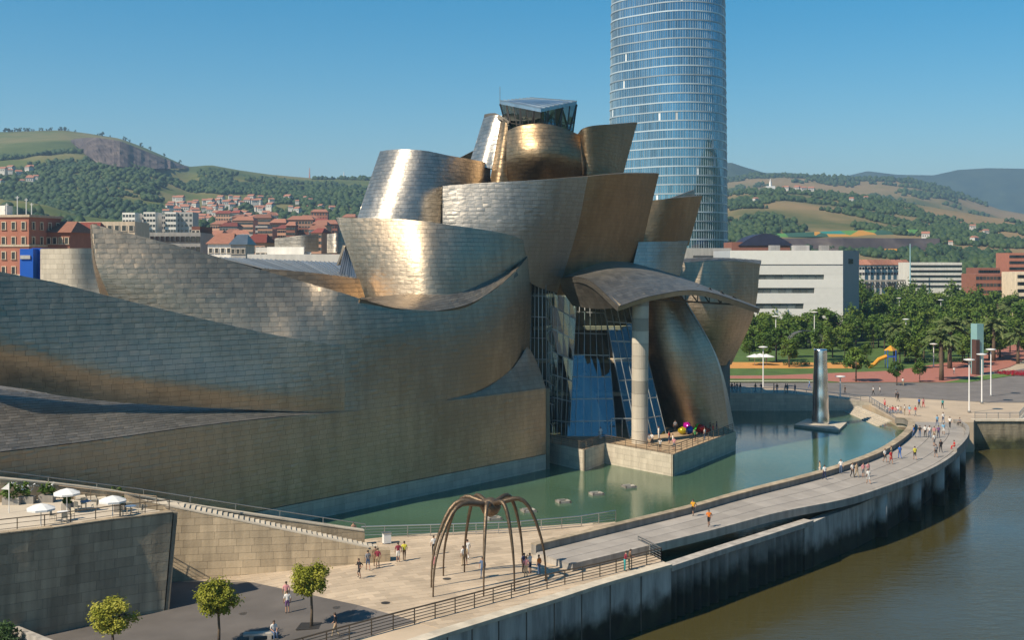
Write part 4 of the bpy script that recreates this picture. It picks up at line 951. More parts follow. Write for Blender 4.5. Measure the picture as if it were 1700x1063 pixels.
# ================================================================ GLASS TOWER
TX, TY = 77.0, 580.0
tw = thing('glass_tower', 'tall curved blue glass office tower behind the museum', 'tower', (TX, TY, 0))
def tring(z, grow=0.0, n=72):
    k = 28.8-max(0, z-30)*.012+grow; out = []
    for j in range(n):
        a = 2*math.pi*j/n; r = k*(1-.075*math.cos(3*(a-R(108)))-.01*math.cos(6*(a-R(108)))); out.append(Vector((TX+r*math.cos(a), TY+r*math.sin(a), z)))
    return out
NP = 156
TGL = glassy('tower_glass', (.2, .345, .42), .06, 1.0, .0, .85, .35)
TSP = simple('tower_spandrel', (.40, .46, .49), .35, .3, var=.04)
BLIND = simple('blind_pane', (.6, .64, .66), .3, var=.05)
fh = 4.2; nf = 41; pan = MB(); bli = MB(); mul = MB()
for k in range(nf):
    z = 2+k*fh; r0 = tring(z+.6, -.05, NP); r1 = tring(z+fh, -.05, NP)
    streak = RND.random() < .22; sa = RND.randrange(NP); ln = RND.randrange(3, 9)
    for j in range(NP):
        if r0[j].y > TY+8: continue
        q = [r0[j], r0[(j+1) % NP], r1[(j+1) % NP], r1[j]]
        bl = RND.random() < .006 or (streak and (j-sa) % NP < ln and RND.random() < .7)
        if bl: bli.add(q, [(0, 1, 2, 3)])
        else: pan.add(q, [(0, 1, 2, 3)], min(1, max(0, .5+.25*math.sin(j*.21+k*.4)+RND.uniform(-.25, .25))))
        mul.bar(r0[j], r1[j], .16, .3)
    a = tring(z, .25, NP//2); b_ = tring(z+.6, .25, NP//2); c = tring(z, -.6, NP//2); d_ = tring(z+.6, -.6, NP//2); n = NP//2
    m = MB(); m.add(a+b_+c+d_, [(j, (j+1) % n, n+(j+1) % n, n+j) for j in range(n)]+[(n+j, n+(j+1) % n, 3*n+(j+1) % n, 3*n+j) for j in range(n)]+[(2*n+j, 2*n+(j+1) % n, (j+1) % n, j) for j in range(n)])
    m.build('floor_band', TSP, tw)
pan.build('glass_panes', TGL, tw, kind='stuff'); bli.build('blind_panes', BLIND, tw, kind='stuff'); mul.build('mullions', TSP, tw, kind='stuff')
m = MB(); r_ = tring(0, -2); m.prism([V2(q) for q in r_], 0, 2+nf*fh); m.build('core', simple('tower_core_mat', (.04, .06, .08), .6), tw)
m = MB(); r_ = tring(0, 1.5); m.prism([V2(q) for q in r_], 0, 12); m.build('lobby', GREYB, tw)
# low dark podium before the tower
a, b_ = P(1140, 412, 420), P(1215, 412, 420); m = MB(); m.box(((a.x+b_.x)/2, 428, a.z/2), (b_.x-a.x, 14, a.z)); o = thing('podium_building', 'low grey building block at the foot of the glass tower', 'building', ((a.x+b_.x)/2, 428, 0)); m.build('wall', GREYB, o)
m = MB(); m.box(((a.x+b_.x)/2, 420.6, a.z-3.4), ((b_.x-a.x)*.7, .3, 1.6)); m.build('window_strip', GLASSD, o)
# ================================================================ WHITE BUILDING (right)
o = thing('white_building', 'large white clad building with ribbon windows behind the park trees', 'building', (100, 400, 0))
wx = lambda px: (px-850)*385/F
zt = P(0, 416, 385).z
WPG = glassy('ribbon_glass', (.10, .12, .12), .1, .8)
CLAD = simple('white_cladding', (.70, .68, .63), .5, var=.04, rvar=.05); CLADG = simple('grey_cladding', (.33, .34, .36), .5, var=.05)
def wz_(py): return P(0, py, 385).z
m = MB(); m.box(((wx(1215)+wx(1402))/2, 403, zt/2), (wx(1402)-wx(1215), 35, zt)); m.build('block_core', CLADG, o)
bands = [(416, 439), (441, 456), (464, 478), (487, 504), (513, 560)]
for i, (a, c) in enumerate(bands):
    m = MB(); x0 = wx(1213); x1 = wx(1399); m.box(((x0+x1)/2, 385.2, (wz_(a)+wz_(c))/2), (x1-x0, .9, wz_(a)-wz_(c))); m.build('cladding_band', CLAD, o)
for i, (a, c, x0, x1) in enumerate([(455.5, 464.5, 1258, 1368), (477.5, 487.5, 1256, 1352), (503.5, 513.5, 1254, 1334)]):
    n = 8 if i < 2 else 6
    for k in range(n):
        m = MB(); u0 = wx(x0+(x1-x0)*k/n)+.08; u1 = wx(x0+(x1-x0)*(k+1)/n)-.08; m.box(((u0+u1)/2, 385.3, (wz_(a)+wz_(c))/2), (u1-u0, .2, wz_(a)-wz_(c)-.05)); m.build('window_pane', WPG, o)
    m = MB(); m.box(((wx(x1)+wx(1399))/2, 385.2, (wz_(a)+wz_(c))/2), (wx(1399)-wx(x1), .86, wz_(a)-wz_(c))); m.build('cladding_infill', CLAD, o)
    m = MB(); m.box(((wx(1213)+wx(x0))/2, 385.2, (wz_(a)+wz_(c))/2), (wx(x0)-wx(1213), .86, wz_(a)-wz_(c))); m.build('cladding_infill', CLAD, o)
m = MB(); m.add([(wx(1399), 384.7, 0), (wx(1424)*1.03, 395, 0), (wx(1424)*1.03, 395, zt), (wx(1399), 384.7, zt), (wx(1399), 421, 0), (wx(1424)*1.03, 421, 0), (wx(1424)*1.03, 421, zt), (wx(1399), 421, zt)], [(0, 1, 2, 3), (3, 2, 6, 7), (1, 5, 6, 2), (0, 3, 7, 4)]); m.build('corner_wall', CLADG, o)
for k_, (xx, ww_) in enumerate(((1300, 3), (1345, 5), (1385, 2.4))): m = MB(); m.box((wx(xx), 398, zt+.9), (ww_, 4, 1.8)); m.build('roof_unit', GREYB, o)
m = MB(); m.box((wx(1411)*1.012, 389.3, wz_(434)), (3, .5, 1.5), .8); m.build('corner_window', GLASSD, o)
# ================================================================ GENERIC BUILDINGS
WFR = simple('window_frame', (.5, .44, .36), .7)
_wm = {}
def winmesh(w, h, fm):
    k = (round(w, 1), round(h, 1), fm.name)
    if k not in _wm:
        t = .16; m = MB(); m.box((0, -.06, h/2-t/2), (w, .24, t)); m.box((0, -.06, -h/2+t/2), (w+.3, .3, t))
        m.box((-w/2+t/2, -.06, 0), (t, .22, h-2*t)); m.box((w/2-t/2, -.06, 0), (t, .22, h-2*t)); f = m.build('window', fm)
        m = MB(); m.box((0, .0, 0), (w-2*t+.02, .08, h-2*t+.02)); m.box((0, -.05, 0), (.07, .05, h-2*t)); g = m.build('pane', GLASSD)
        _wm[k] = (f.data, g.data); bpy.data.objects.remove(f); bpy.data.objects.remove(g)
    return _wm[k]
def building(name, label, px0, px1, pyt, Y, depth, wall, nx, ny, ww, wh, zbot=0, rot=0, roof=None, roofh=2.5, fm=None, cat='building', group=None, z_top_m=1.2, cornice=None, side=0, small=False, zstep=3.2):
    a, b_ = P(px0, pyt, Y), P(px1, pyt, Y); w = b_.x-a.x; zt = a.z
    o = thing(name, label, cat, ((a.x+b_.x)/2, Y+depth/2, zbot), rot, group)
    def add(m, nm, mat): x = m.build(nm, mat); x.parent = o; return x
    hgt = zt-zbot
    m = MB(); m.box((0, 0, hgt/2), (w, depth, hgt)); add(m, 'wall', wall)
    if cornice: m = MB(); m.box((0, 0, hgt+.2), (w+.8, depth+.8, .6)); add(m, 'cornice', cornice)
    if roof:
        m = MB(); e = .6; zz = hgt+(.5 if cornice else 0)
        m.add([(-w/2-e, -depth/2-e, zz), (w/2+e, -depth/2-e, zz), (w/2+e, depth/2+e, zz), (-w/2-e, depth/2+e, zz), (-w*.36, 0, zz+roofh), (w*.36, 0, zz+roofh)], [(0, 1, 5, 4), (1, 2, 5), (2, 3, 4, 5), (3, 0, 4), (3, 2, 1, 0)]); add(m, 'roof', roof)
    f_, g_ = winmesh(ww, wh, fm or WFR)
    st_m = MB()
    for i in range(nx):
        for j in range(ny):
            z = hgt-z_top_m-wh/2-j*zstep
            if z < wh: continue
            x = -w/2+w*(i+.5)/nx
            if small: st_m.box((x, -depth/2-.03, z), (ww, .12, wh)); continue
            wo = link(bpy.data.objects.new('window', f_)); wo.parent = o; wo.location = (x, -depth/2-.06, z)
            po = link(bpy.data.objects.new('pane', g_)); po.parent = wo
    if small and nx*ny: x = st_m.build('windows', GLASSD); x.parent = o; x['kind'] = 'stuff'
    for i in range(side):
        for j in range(ny):
            z = hgt-z_top_m-wh/2-j*zstep
            if z < wh: continue
            wo = link(bpy.data.objects.new('window', f_)); wo.parent = o; wo.location = (w/2+.06, -depth/2+depth*(i+.5)/side, z); wo.rotation_euler = (0, 0, math.pi/2)
            po = link(bpy.data.objects.new('pane', g_)); po.parent = wo
    return o
o = building('brick_building', 'tall red brick corner building with cream cornice and roof antennas', -30, 62, 360, 300, 14, BRICK, 5, 6, 1.25, 2.1, 0, R(-12), fm=CREAM, cornice=CREAM, side=4, zstep=3.7)
for dx, hh in ((-4.5, 4), (-2, 3.2), (1, 5), (3.5, 4.4), (5, 3.2)):
    m = MB(); z = P(0, 360, 300).z; m.tube([(dx, -3, z+.4), (dx, -3, z+.4+hh)], .12, 6); m.bar((dx-.5, -3, z+hh), (dx+.5, -3, z+hh), .1); x = m.build('antenna', WHITE); x.parent = o
m = MB(); m.box((-5, 0, P(0, 360, 300).z+1.8), (3, 3, 2.6)); x = m.build('roof_hut', WHITER); x.parent = o
for j in (1, 3):
    m = MB(); zt = P(0, 360, 300).z; w_ = 92*300/F; m.box((0, 0, zt-.4-3.7*j-3.1), (w_+.5, 14.5, .5)); x = m.build('string_course', CREAM); x.parent = o
building('brick_wing', 'lower brick wing with orange tile roof beside the tall brick corner building', 60, 122, 386, 306, 14, BRICK, 6, 5, 1.2, 1.9, 0, R(-6), TILE, 3, CREAM, zstep=3.6)
building('maroon_roof_house', 'house with a dark maroon tile roof behind the titanium tip', 112, 160, 392, 330, 14, PINK, 5, 4, 1.2, 1.9, 0, 0, TILED, 4, zstep=3.4)
building('cream_block', 'wide cream block with flat roof left of the pointed shell', 118, 224, 368, 400, 16, CREAM, 9, 3, 1.6, 2, 0, 0, zstep=3.6)
building('grey_office_block', 'dark grey stepped office block behind the pointed shell', 245, 328, 386, 380, 22, GREYB, 10, 5, 1.2, 1.8, 0, R(4), fm=DSTEEL, zstep=3.3)
building('brown_block', 'dark brown office end block next to the grey office', 318, 332, 376, 390, 16, BRICKD, 2, 4, 1.3, 1.8, 0, 0, zstep=3.3)
building('orange_roof_house', 'house with an orange tile roof and dormer glazing', 345, 385, 405, 360, 16, WHITER, 4, 3, 1.2, 1.6, 0, 0, TILE, 3.4)
building('slate_roof_house', 'house with a dark blue slate mansard', 383, 408, 406, 352, 12, GREYB, 3, 3, 1.2, 1.6, 0, 0, simple('slate', (.06, .08, .1), .4), 3)
building('red_roof_house', 'house with a dark red roof behind the seam roof', 408, 440, 403, 390, 16, PINK, 4, 2, 1.2, 1.6, 0, 0, TILED, 3)
building('cream_low_block', 'low cream block with parapet beside the red roofs', 424, 458, 411, 300, 10, WHITER, 4, 2, 1.2, 1.4, 0, 0)
for i, (x0, x1, yt, Y, mt) in enumerate([(203, 224, 353, 720, WHITER), (238, 258, 352, 730, WHITER), (274, 292, 352, 735, WHITER), (222, 240, 357, 745, GREYB), (256, 276, 356, 750, GREYB), (292, 320, 352, 740, GREYB)]):
    building('apartment_block', ['white end of the apartment slab, leftmost', 'white end of the apartment slab, middle', 'white end of the apartment slab, right', 'grey apartment bay between the left white ends', 'grey apartment bay between the middle white ends', 'grey apartment bay at the right of the slab'][i]+', below the quarry hill', x0, x1, yt, Y, 14, mt, 4, 8, 1.4, 1.5, 0, 0, small=True, group='apartment slab')
for i, (x0, x1, yt, Y, mt, rf) in enumerate([(386, 420, 366, 800, PINK, TILE), (418, 450, 362, 860, PINK, TILE), (448, 474, 370, 800, BRICK, TILE), (476, 520, 365, 830, PINK, TILE), (518, 560, 372, 800, BRICK, TILE), (424, 444, 375, 770, GREYB, None), (486, 530, 378, 760, BRICKD, None)]):
    building('terracotta_block', ('terracotta apartment block with tile roof, %s from left in the row below the woods' % ['first', 'second', 'third', 'fourth', 'fifth'][i] if i < 5 else ['flat-roofed grey apartment block in front of the terracotta row', 'flat-roofed dark brick apartment block in front of the terracotta row'][i-5]), x0, x1, yt, Y, 16, mt, 9, 7, 1.5, 1.5, 0, 0, rf, 3, small=True, group='terracotta blocks')
for k in range(34):
    px = RND.uniform(330, 590); Yb = RND.uniform(560, 1050); yt = 392-(Yb-560)*.075+RND.uniform(-5, 6); w_ = RND.uniform(14, 30)
    building('town_block', 'apartment block in the dense town below the wooded left hill', px, px+w_, yt, Yb, 14, RND.choice([PINK, CREAM, WHITER, BRICK, GREYB, PINK]), 6, 5, 1.4, 1.5, 0, RND.uniform(-.3, .3), RND.choice([TILE, TILE, TILED, None]), 2.6, small=True, group='town blocks below the left hill')
# right side far buildings
building('silver_banded_building', 'long white building with dark horizontal window bands beyond the park', 1512, 1597, 436, 620, 20, WHITER, 0, 0, 1, 1)
bo = C.objects['silver_banded_building']; w_ = 85*620/F
for j in range(5): m = MB(); m.box((0, -10.1, P(0, 436, 620).z-1.8-j*2.6), (w_, .3, 1.0)); x = m.build('window_band', GLASSD); x.parent = bo
for i, (x0, x1, yt, Y, mt) in enumerate([(1620, 1690, 455, 560, BRICK), (1625, 1660, 445, 640, BRICK), (1676, 1720, 420, 640, BRICK), (1690, 1730, 452, 540, CREAM)]):
    building('brick_apartments', ['wide red brick apartments right of the banded building', 'red brick block behind the wide apartments', 'tall red brick block at the right edge', 'cream block at the right edge'][i], x0, x1, yt, Y, 18, mt, 12, 6, 1.4, 1.5, 0, 0, small=True, group='apartments at the right')
for i in range(9):
    x0 = 1426+i*9.5; building('terrace_house', 'white terraced house with orange roof in the row beyond the bridge', x0, x0+9.6, 440, 700+i*2, 12, WHITER, 2, 2, 1.3, 1.5, 0, 0, TILE, 3.2, small=True, group='terraced houses beyond the bridge')
building('maroon_hall', 'dark maroon hall with a curved roof above the white building', 1215, 1312, 402, 520, 20, BRICKD, 0, 0, 1, 1)
m = MB(); xs = [(-12+24*k/12, 5.2*math.sin(math.pi*k/12)) for k in range(13)]; bo = C.objects['maroon_hall']; hb = P(0, 402, 520).z-1.5
m.add([(x+2, -10.5, hb+y) for x, y in xs]+[(x+2, 10.5, hb+y) for x, y in xs], [(k, k+1, 14+k, 13+k) for k in range(12)]+[tuple(range(13))[::-1], tuple(range(13, 26))]); x = m.build('roof', simple('navy_roof', (.02, .022, .045), .5)); x.parent = bo
m = MB(); x_ = P(1288, 384, 520); 
o = thing('road_bridge', 'dark steel truss viaduct behind the park trees', 'bridge', (200, 560, 0)); a, b_ = P(1420, 467, 560), P(1500, 466, 560)
m = MB(); m.bar(a, b_, 6, .9); m.build('deck', CONC, o); m = MB()
for k in range(18):
    p, q = a.lerp(b_, k/18), a.lerp(b_, (k+1)/18); m.bar(p-Vector((0, 3, .4)), q-Vector((0, 3, 3)), .3); m.bar(q-Vector((0, 3, 3)), q-Vector((0, 3, .4)), .3)
m.bar(a-Vector((0, 3, 3)), b_-Vector((0, 3, 3)), .4); m.build('truss', DSTEEL, o)
for t in (.25, .75): p = a.lerp(b_, t); m = MB(); m.box((p.x, p.y, (p.z-1)/2), (2, 4, p.z-1)); m.build('pier', CONC, o)
p = P(1511, 470, 610); m = MB(); m.tube([(p.x, p.y, 0), (p.x, p.y, P(0, 405, 610).z)], [.5, .2], 8); tag(m.build('mast', simple('mast_blue', (.25, .4, .45), .5)), 'thin pale blue mast before the banded building', 'mast')
# ================================================================ HILLS
from mathutils import noise as mn
def hillmat(name, cols, sc):
    m, t, b = newmat(name); L = t.links.new
    n = nd(t, 'TexNoise', i_Scale=sc, i_Detail=6.0, i_Roughness=.6); L(coords(t, scale=(1, 1, 1)), n.inputs['Vector'])
    r = ramp(t, n.outputs[0], cols); L(r.outputs[0], b.inputs['Base Color']); b.inputs['Roughness'].default_value = .95; b.inputs['Specular IOR Level'].default_value = .1
    return m
HG = hillmat('hill_grass', [(.34, (.045, .075, .02)), (.5, (.10, .12, .034)), (.6, (.17, .15, .06)), (.7, (.10, .12, .04))], .004)
HD = hillmat('hill_dry', [(.34, (.07, .09, .03)), (.5, (.19, .15, .07)), (.62, (.24, .17, .085)), (.75, (.11, .11, .04))], .004)
HF = hillmat('hill_forest', [(.35, (.018, .04, .018)), (.65, (.04, .065, .028))], .01)
ROCK = hillmat('quarry_rock', [(.3, (.05, .042, .045)), (.55, (.11, .09, .085)), (.75, (.19, .155, .13))], .03)
def hill(ridge, Yr, Y0, z0, mat, px0, px1, back=600, rows=26, cols=110, rough=6, seed=0, expo=1.0, wooded=None, tree_r=5, ntree=0, ymin=0, shape=None):
    xs = [r[0] for r in ridge]; ys = [r[1] for r in ridge]
    ap, aq = [], []
    def surf(px, t):
        py = float(np.interp(px, xs, ys)); Yrr = Yr(px) if callable(Yr) else Yr
        zr = H-(py-430)*Yrr/F; Y = Y0+(Yrr-Y0)*t
        X = (px-850)*Y/F
        z = z0+(zr-z0)*(t**expo)
        nz = mn.fractal(Vector((X*.004, Y*.004, seed)), 1.0, 2.0, 5)*rough*4*math.sin(math.pi*min(1, t))
        return Vector((X, Y, z+nz))
    g = [[surf(px0+(px1-px0)*i/cols, j/rows) for i in range(cols+1)] for j in range(rows+1)]
    last = [Vector((p.x*1.15, p.y+back, z0-20)) for p in g[-1]]; g.append(last)
    m = MB(); n = cols+1
    m.add([p for r_ in g for p in r_], [(j*n+i, j*n+i+1, (j+1)*n+i+1, (j+1)*n+i) for j in range(len(g)-1) for i in range(cols)])
    o = st(m.build('hill', mat, smooth=True))
    if ntree:
        ico = bmesh.new(); bmesh.ops.create_icosphere(ico, subdivisions=1, radius=1); ico.verts.ensure_lookup_table()
        bv = [v.co.copy() for v in ico.verts]; bf = [tuple(v.index for v in f.verts) for f in ico.faces]; ico.free()
        tm = MB(); k = 0; tries = 0
        while k < ntree and tries < ntree*12:
            tries += 1
            px = RND.uniform(px0, px1); t = RND.random()**.8
            p = surf(px, t); d_ = mn.fractal(Vector((p.x*.006, p.y*.006, seed+9)), 1.0, 2.0, 4)
            if wooded(px, t, d_): continue
            r_ = tree_r*(.55+.9*RND.random()**1.6); vs = [p+Vector((v.x*r_*RND.uniform(.7, 1.2), v.y*r_*RND.uniform(.7, 1.2), (v.z*.9+.6)*r_*RND.uniform(.75, 1.25))) for v in bv]
            tm.add(vs, bf); k += 1
        x = tm.build('woods', WOODS, kind='stuff', smooth=True); tag(x, None, None)
        return o, surf, x
    return o, surf, None
# left: quarry hill, then lower wooded slope, then right slopes
Lr = [(-80, 226), (0, 219), (60, 217), (105, 216), (150, 222), (200, 230), (240, 245), (290, 267), (312, 277), (350, 274), (400, 283), (450, 290), (520, 296), (610, 297), (700, 303), (900, 320)]
h1, s1, x1 = hill(Lr, 2600, 1150, 45, HG, -120, 900, wooded=lambda px, t, d: (t > .6 and px < 330) or (t > .86 and not (480 < px < 620)) or (272 < px < 455 and t < .26 and (d*7 % 1) < .7) or d < (-.12 if t < .6 else .08), tree_r=4.0, ntree=12500, expo=.95, rough=3.5, seed=1)
x1['label'] = 'dark green woods on the slope of the left hill'; x1['category'] = 'woods'
def onhill(sf, px, py):
    lo, hi = 0.0, 1.0
    best = min((abs(430+F*(H-q.z)/q.y-py), k) for k in range(0, 201) for q in [sf(px, k/200)])[1]/200
    return sf(px, best)
# quarry face, built proud of the slope
qm = MB(); cols_ = 60; rws = 14; vs = []
for j in range(rws+1):
    for i in range(cols_+1):
        px = 118+(312-118)*i/cols_; top = float(np.interp(px, [118, 135, 160, 200, 250, 300, 312], [232, 229, 228, 234, 254, 273, 277])); bot = float(np.interp(px, [118, 140, 165, 220, 280, 312], [236, 255, 273, 279, 280, 279]))
        py = top+(bot-top)*j/rws; Y = 2520-260*(j/rws)**.7+40*mn.noise(Vector((i*.35, j*.5, 3)))+25*mn.noise(Vector((i*1.1, j*.9, 7)))-(30 if j in (5, 6) else 0)
        q_ = onhill(s1, px, bot); vs.append(P(px, py, min(q_.y+(2600-q_.y)*(1-j/rws)*.25, 2560)-45+(Y-2400)*.25))
n = cols_+1; qm.add(vs, [(j*n+i, j*n+i+1, (j+1)*n+i+1, (j+1)*n+i) for j in range(rws) for i in range(cols_)])
st(qm.build('quarry_cliff', ROCK))
# trees along the left skyline, each one alone
sk = make_tree('skyline_tree', 9, 3.2, 8.6, LEAFD, 200, 1.0, .4, 8, 77, 3)
for k in range(46):
    px = RND.choice([RND.uniform(50, 115), RND.uniform(115, 300), RND.uniform(5, 60)]); p = s1(px, .985)
    put(sk, k == 0, p, RND.uniform(.5, 1.25), RND.uniform(0, 6), 'small dark tree on the skyline of the quarry hill', 'tree', 'skyline trees on the quarry hill')
for px, hh, lab in ((514, 17, 'red and white mast'), (571, 12, 'grey mast')):
    p = s1(px, 1.0); m = MB(); m.tube([p, p+Vector((0, 0, hh*2600/F))], [1.6, .5], 6); tag(m.build('radio_mast', simple('mast_'+lab[:3], (.5, .2, .15) if hh > 13 else (.5, .5, .5), .6)), lab+' on the wooded ridge', 'mast', 'masts on the ridge')
ds = [(-80, 340), (0, 332), (40, 334), (80, 342), (130, 358), (200, 366), (300, 372), (450, 374), (620, 376)]
h2, s2, x2 = hill(ds, 1120, 600, 2, HG, -120, 640, wooded=lambda px, t, d: d < .12, tree_r=4.5, ntree=900, rough=1.2, seed=4)
x2['label'] = 'trees on the low slope among the left houses'; x2['category'] = 'woods'
# right: far blue mountains, middle hills, near slope
hill([(1380, 300), (1410, 291), (1440, 284), (1490, 290), (1550, 291), (1590, 282), (1640, 279), (1700, 280), (1780, 286)], 6600, 5600, 20, HF, 1280, 1840, rough=10, seed=11, back=900)
hill([(1040, 300), (1160, 272), (1214, 270), (1235, 277), (1270, 287), (1310, 287), (1360, 292), (1420, 297), (1480, 310), (1560, 325)], 4900, 3600, 20, HF, 1020, 1600, rough=7, seed=12, back=600)
h4, s4, x4 = hill([(1180, 300), (1250, 292), (1300, 291), (1350, 292), (1400, 296), (1470, 297), (1520, 301), (1570, 314), (1610, 330), (1660, 348), (1740, 362)], 3600, 2100, 30, HD, 1170, 1760, wooded=lambda px, t, d: (d < .22 and not (.94 < t)) or px > 1640, tree_r=6, ntree=2600, rough=4, seed=13, back=1200)
x4['label'] = 'scattered woods on the dry right hill'; x4['category'] = 'woods'
h5, s5, x5 = hill([(1180, 330), (1230, 318), (1300, 316), (1380, 322), (1450, 330), (1500, 336), (1560, 346), (1640, 360), (1740, 372)], 2100, 950, 8, HD, 1160, 1790, wooded=lambda px, t, d: d < (-.06 if t < .8 else .1) or (t < .38 and .22 < t and 1290 < px < 1540), tree_r=3.9, ntree=6500, rough=2.5, seed=14)
x5['label'] = 'dark woods on the lower right slope'; x5['category'] = 'woods'
# painted embankment band
PM, t_, b_ = newmat('painted_bank'); L_ = t_.links.new
nn_ = nd(t_, 'TexVoronoi', i_Scale=1.0); L_(coords(t_, scale=(.03, .02, .09)), nn_.inputs['Vector'])
sx_ = nd(t_, 'SeparateColor'); L_(nn_.outputs['Color'], sx_.inputs[0])
rp = ramp(t_, sx_.outputs[0], [(0, (.45, .22, .03)), (.25, (.3, .34, .05)), (.45, (.08, .22, .05)), (.65, (.02, .08, .05)), (.85, (.02, .2, .17)), (1, (.3, .3, .1))]); rp.color_ramp.interpolation = 'CONSTANT'
L_(rp.outputs[0], b_.inputs['Base Color']); b_.inputs['Roughness'].default_value = .9
def bank(pts_top, pts_bot, Y, name, mat, label):
    m = MB(); n = len(pts_top); yb = [onhill(s5, *q).y-6 for q in pts_bot]; vs = [P(*q, y_+14) for q, y_ in zip(pts_top, yb)]+[P(*q, y_) for q, y_ in zip(pts_bot, yb)]+[P(q[0], q[1]+1.5, y_+40) for q, y_ in zip(pts_top, yb)]
    m.add(vs, [(n+i, n+i+1, i+1, i) for i in range(n-1)]+[(i, i+1, 2*n+i+1, 2*n+i) for i in range(n-1)]); tag(m.build(name, mat), label, 'embankment')
bank([(1285, 388), (1400, 383), (1525, 381)], [(1280, 394), (1400, 393), (1515, 391)], 1190, 'painted_embankment', PM, 'long painted green and orange embankment on the right slope')
bank([(1468, 413), (1500, 413)], [(1466, 422), (1492, 422)], 1010, 'painted_embankment', simple('orange_paint', (.5, .22, .02), .8), 'small orange painted patch on the right slope')
bank([(1300, 396), (1400, 395), (1560, 396)], [(1300, 414), (1400, 418), (1560, 414)], 1080, 'rocky_embankment', ROCK, 'grey rocky cutting below the painted embankment')
# hillside houses
hs = thing('hillside_house', 'x', 'house'); w1 = MB(); w1.box((0, 0, 1.5), (9, 8, 9)); x = w1.build('wall', WHITER); x.parent = hs
m = MB(); m.add([(-5, -4.6, 6), (5, -4.6, 6), (5, 4.6, 6), (-5, 4.6, 6), (-4.6, 0, 8.6), (4.6, 0, 8.6)], [(0, 1, 5, 4), (1, 2, 5), (2, 3, 4, 5), (3, 0, 4)]); x = m.build('roof', TILE); x.parent = hs
for j in range(3): m = MB(); m.box((-2.6+2.6*j, -4.02, 3.4), (1.2, .12, 1.6)); x = m.build('window', GLASSD); x.parent = hs
spots = []
for k in range(150): spots.append((RND.uniform(272, 450), RND.random()**1.5*.26, 'white house with orange roof in the left hillside village', 'village houses on the left hillside', s1))
for k in range(22): spots.append((RND.uniform(360, 560), RND.uniform(.2, .42), 'white farmhouse among the woods on the left hill', 'farmhouses in the left woods', s1))
for k in range(12): spots.append((RND.uniform(0, 60), RND.uniform(.25, .4), 'white house in the woods at the left edge', 'houses at the left edge', s1))
for k in range(10): spots.append((RND.uniform(1225, 1640), RND.uniform(.3, .95), 'white farmhouse on the right slope', 'farmhouses on the right slope', s5))
for k in range(12): spots.append((RND.uniform(1296, 1350), RND.uniform(.96, .99), 'house in the hilltop village at the right', 'hilltop village houses', s5))
for k, (px, t, lab, gr, sf) in enumerate(spots): put(hs, k == 0, sf(px, t)+Vector((0, 0, 3.5)), RND.uniform(.5, 1.05), RND.uniform(-.6, .6), lab, 'house', gr)
p = s5(1279, .99); o = thing('church', 'white church with a tall spire on the right hilltop', 'church', tuple(p))
m = MB(); m.box(p+Vector((0, 0, 4)), (14, 10, 9)); m.build('nave', WHITE, o); m = MB(); m.tube([p+Vector((0, 0, 5)), p+Vector((0, 0, 14)), p+Vector((0, 0, 22))], [2.6, 2.2, .1], 4); m.build('spire', WHITE, o)
# opposite bank of the river, right of the picture
hill_r = MB(); vs = []
for j in range(13):
    for i in range(31):
        y = -700+i*90; x = 190+max(0, (y-250))*.62+j*45; z = -7+ (9 if j == 1 else 0)+(0 if j < 2 else 8+(j-1)*15)+mn.fractal(Vector((x*.01, y*.01, 5)), 1, 2, 4)*6*(j > 1); vs.append((x, y, z))
hill_r.add(vs, [(j*31+i, j*31+i+1, (j+1)*31+i+1, (j+1)*31+i) for j in range(12) for i in range(30)]); st(hill_r.build('opposite_bank', HF))
# ================================================================ PARK
pk = [make_tree('park_tree', 8.5, 3.0, 6.6, LEAF, 1500, .34, .16, 22, 31, 6), make_tree('park_tree', 7.5, 3.3, 5.6, LEAF, 1500, .34, .16, 20, 32, 6), make_tree('park_tree', 9.5, 2.8, 7.6, LEAF, 1500, .34, .16, 22, 33, 6), make_tree('park_tree', 6.5, 2.3, 5, LEAF, 1100, .3, .12, 16, 34, 6)]
used = [False]*4
def park(px, py, i, sc, lab, gr):
    put(pk[i], not used[i], G(px, py, .05), sc, RND.uniform(0, 6), lab, 'tree', gr); used[i] = True
for k in range(170):
    y_ = RND.uniform(536, 606); px = RND.uniform(1225, 1740)
    if y_ > 585 and 1240 < px < 1480 and RND.random() < .85: y_ -= 22
    park(px, y_, RND.choice([0, 0, 1, 2]), RND.uniform(.85, 1.3)*(1.3 if y_ < 575 else 1), 'green leafy tree in the %s row of the park belt, %s' % ('rear' if y_ < 560 else 'middle' if y_ < 585 else 'front', 'behind the steel sculpture' if px < 1400 else 'around the playground' if px < 1520 else 'around the tall palms' if px < 1610 else 'right of the glass pylon'), 'park trees')
for k in range(34):
    px = RND.uniform(1228, 1500); y_ = RND.uniform(566, 603)
    if 1440 < px < 1482 and y_ > 585: continue
    park(px, y_, RND.choice([0, 1, 3]), RND.uniform(.7, 1.1), 'young tree scattered around the playground lawn', 'playground trees')
for k in range(26): park(RND.uniform(1430, 1740), RND.uniform(528, 545), RND.choice([1, 2]), RND.uniform(1.4, 2.1), 'darker tree in the rear row of the park', 'rear park trees')
for px, py, i, sc, lab in [(1421, 634, 1, 1.05, 'round dark tree in front of the orange playground'), (1489, 640, 3, .8, 'small tree beside the red path, left one'), (1527, 635, 3, .75, 'small tree beside the red path, right one'), (1520, 612, 2, .95, 'dark dense tree behind the red path'), (1310, 610, 0, .95, 'tree left of the steel sculpture'), (1620, 607, 2, .9, 'dark tree left of the glass pylon'), (1560, 600, 1, 1, 'tree behind the tall palm')]:
    park(px, py, i, sc, lab, 'single park trees')
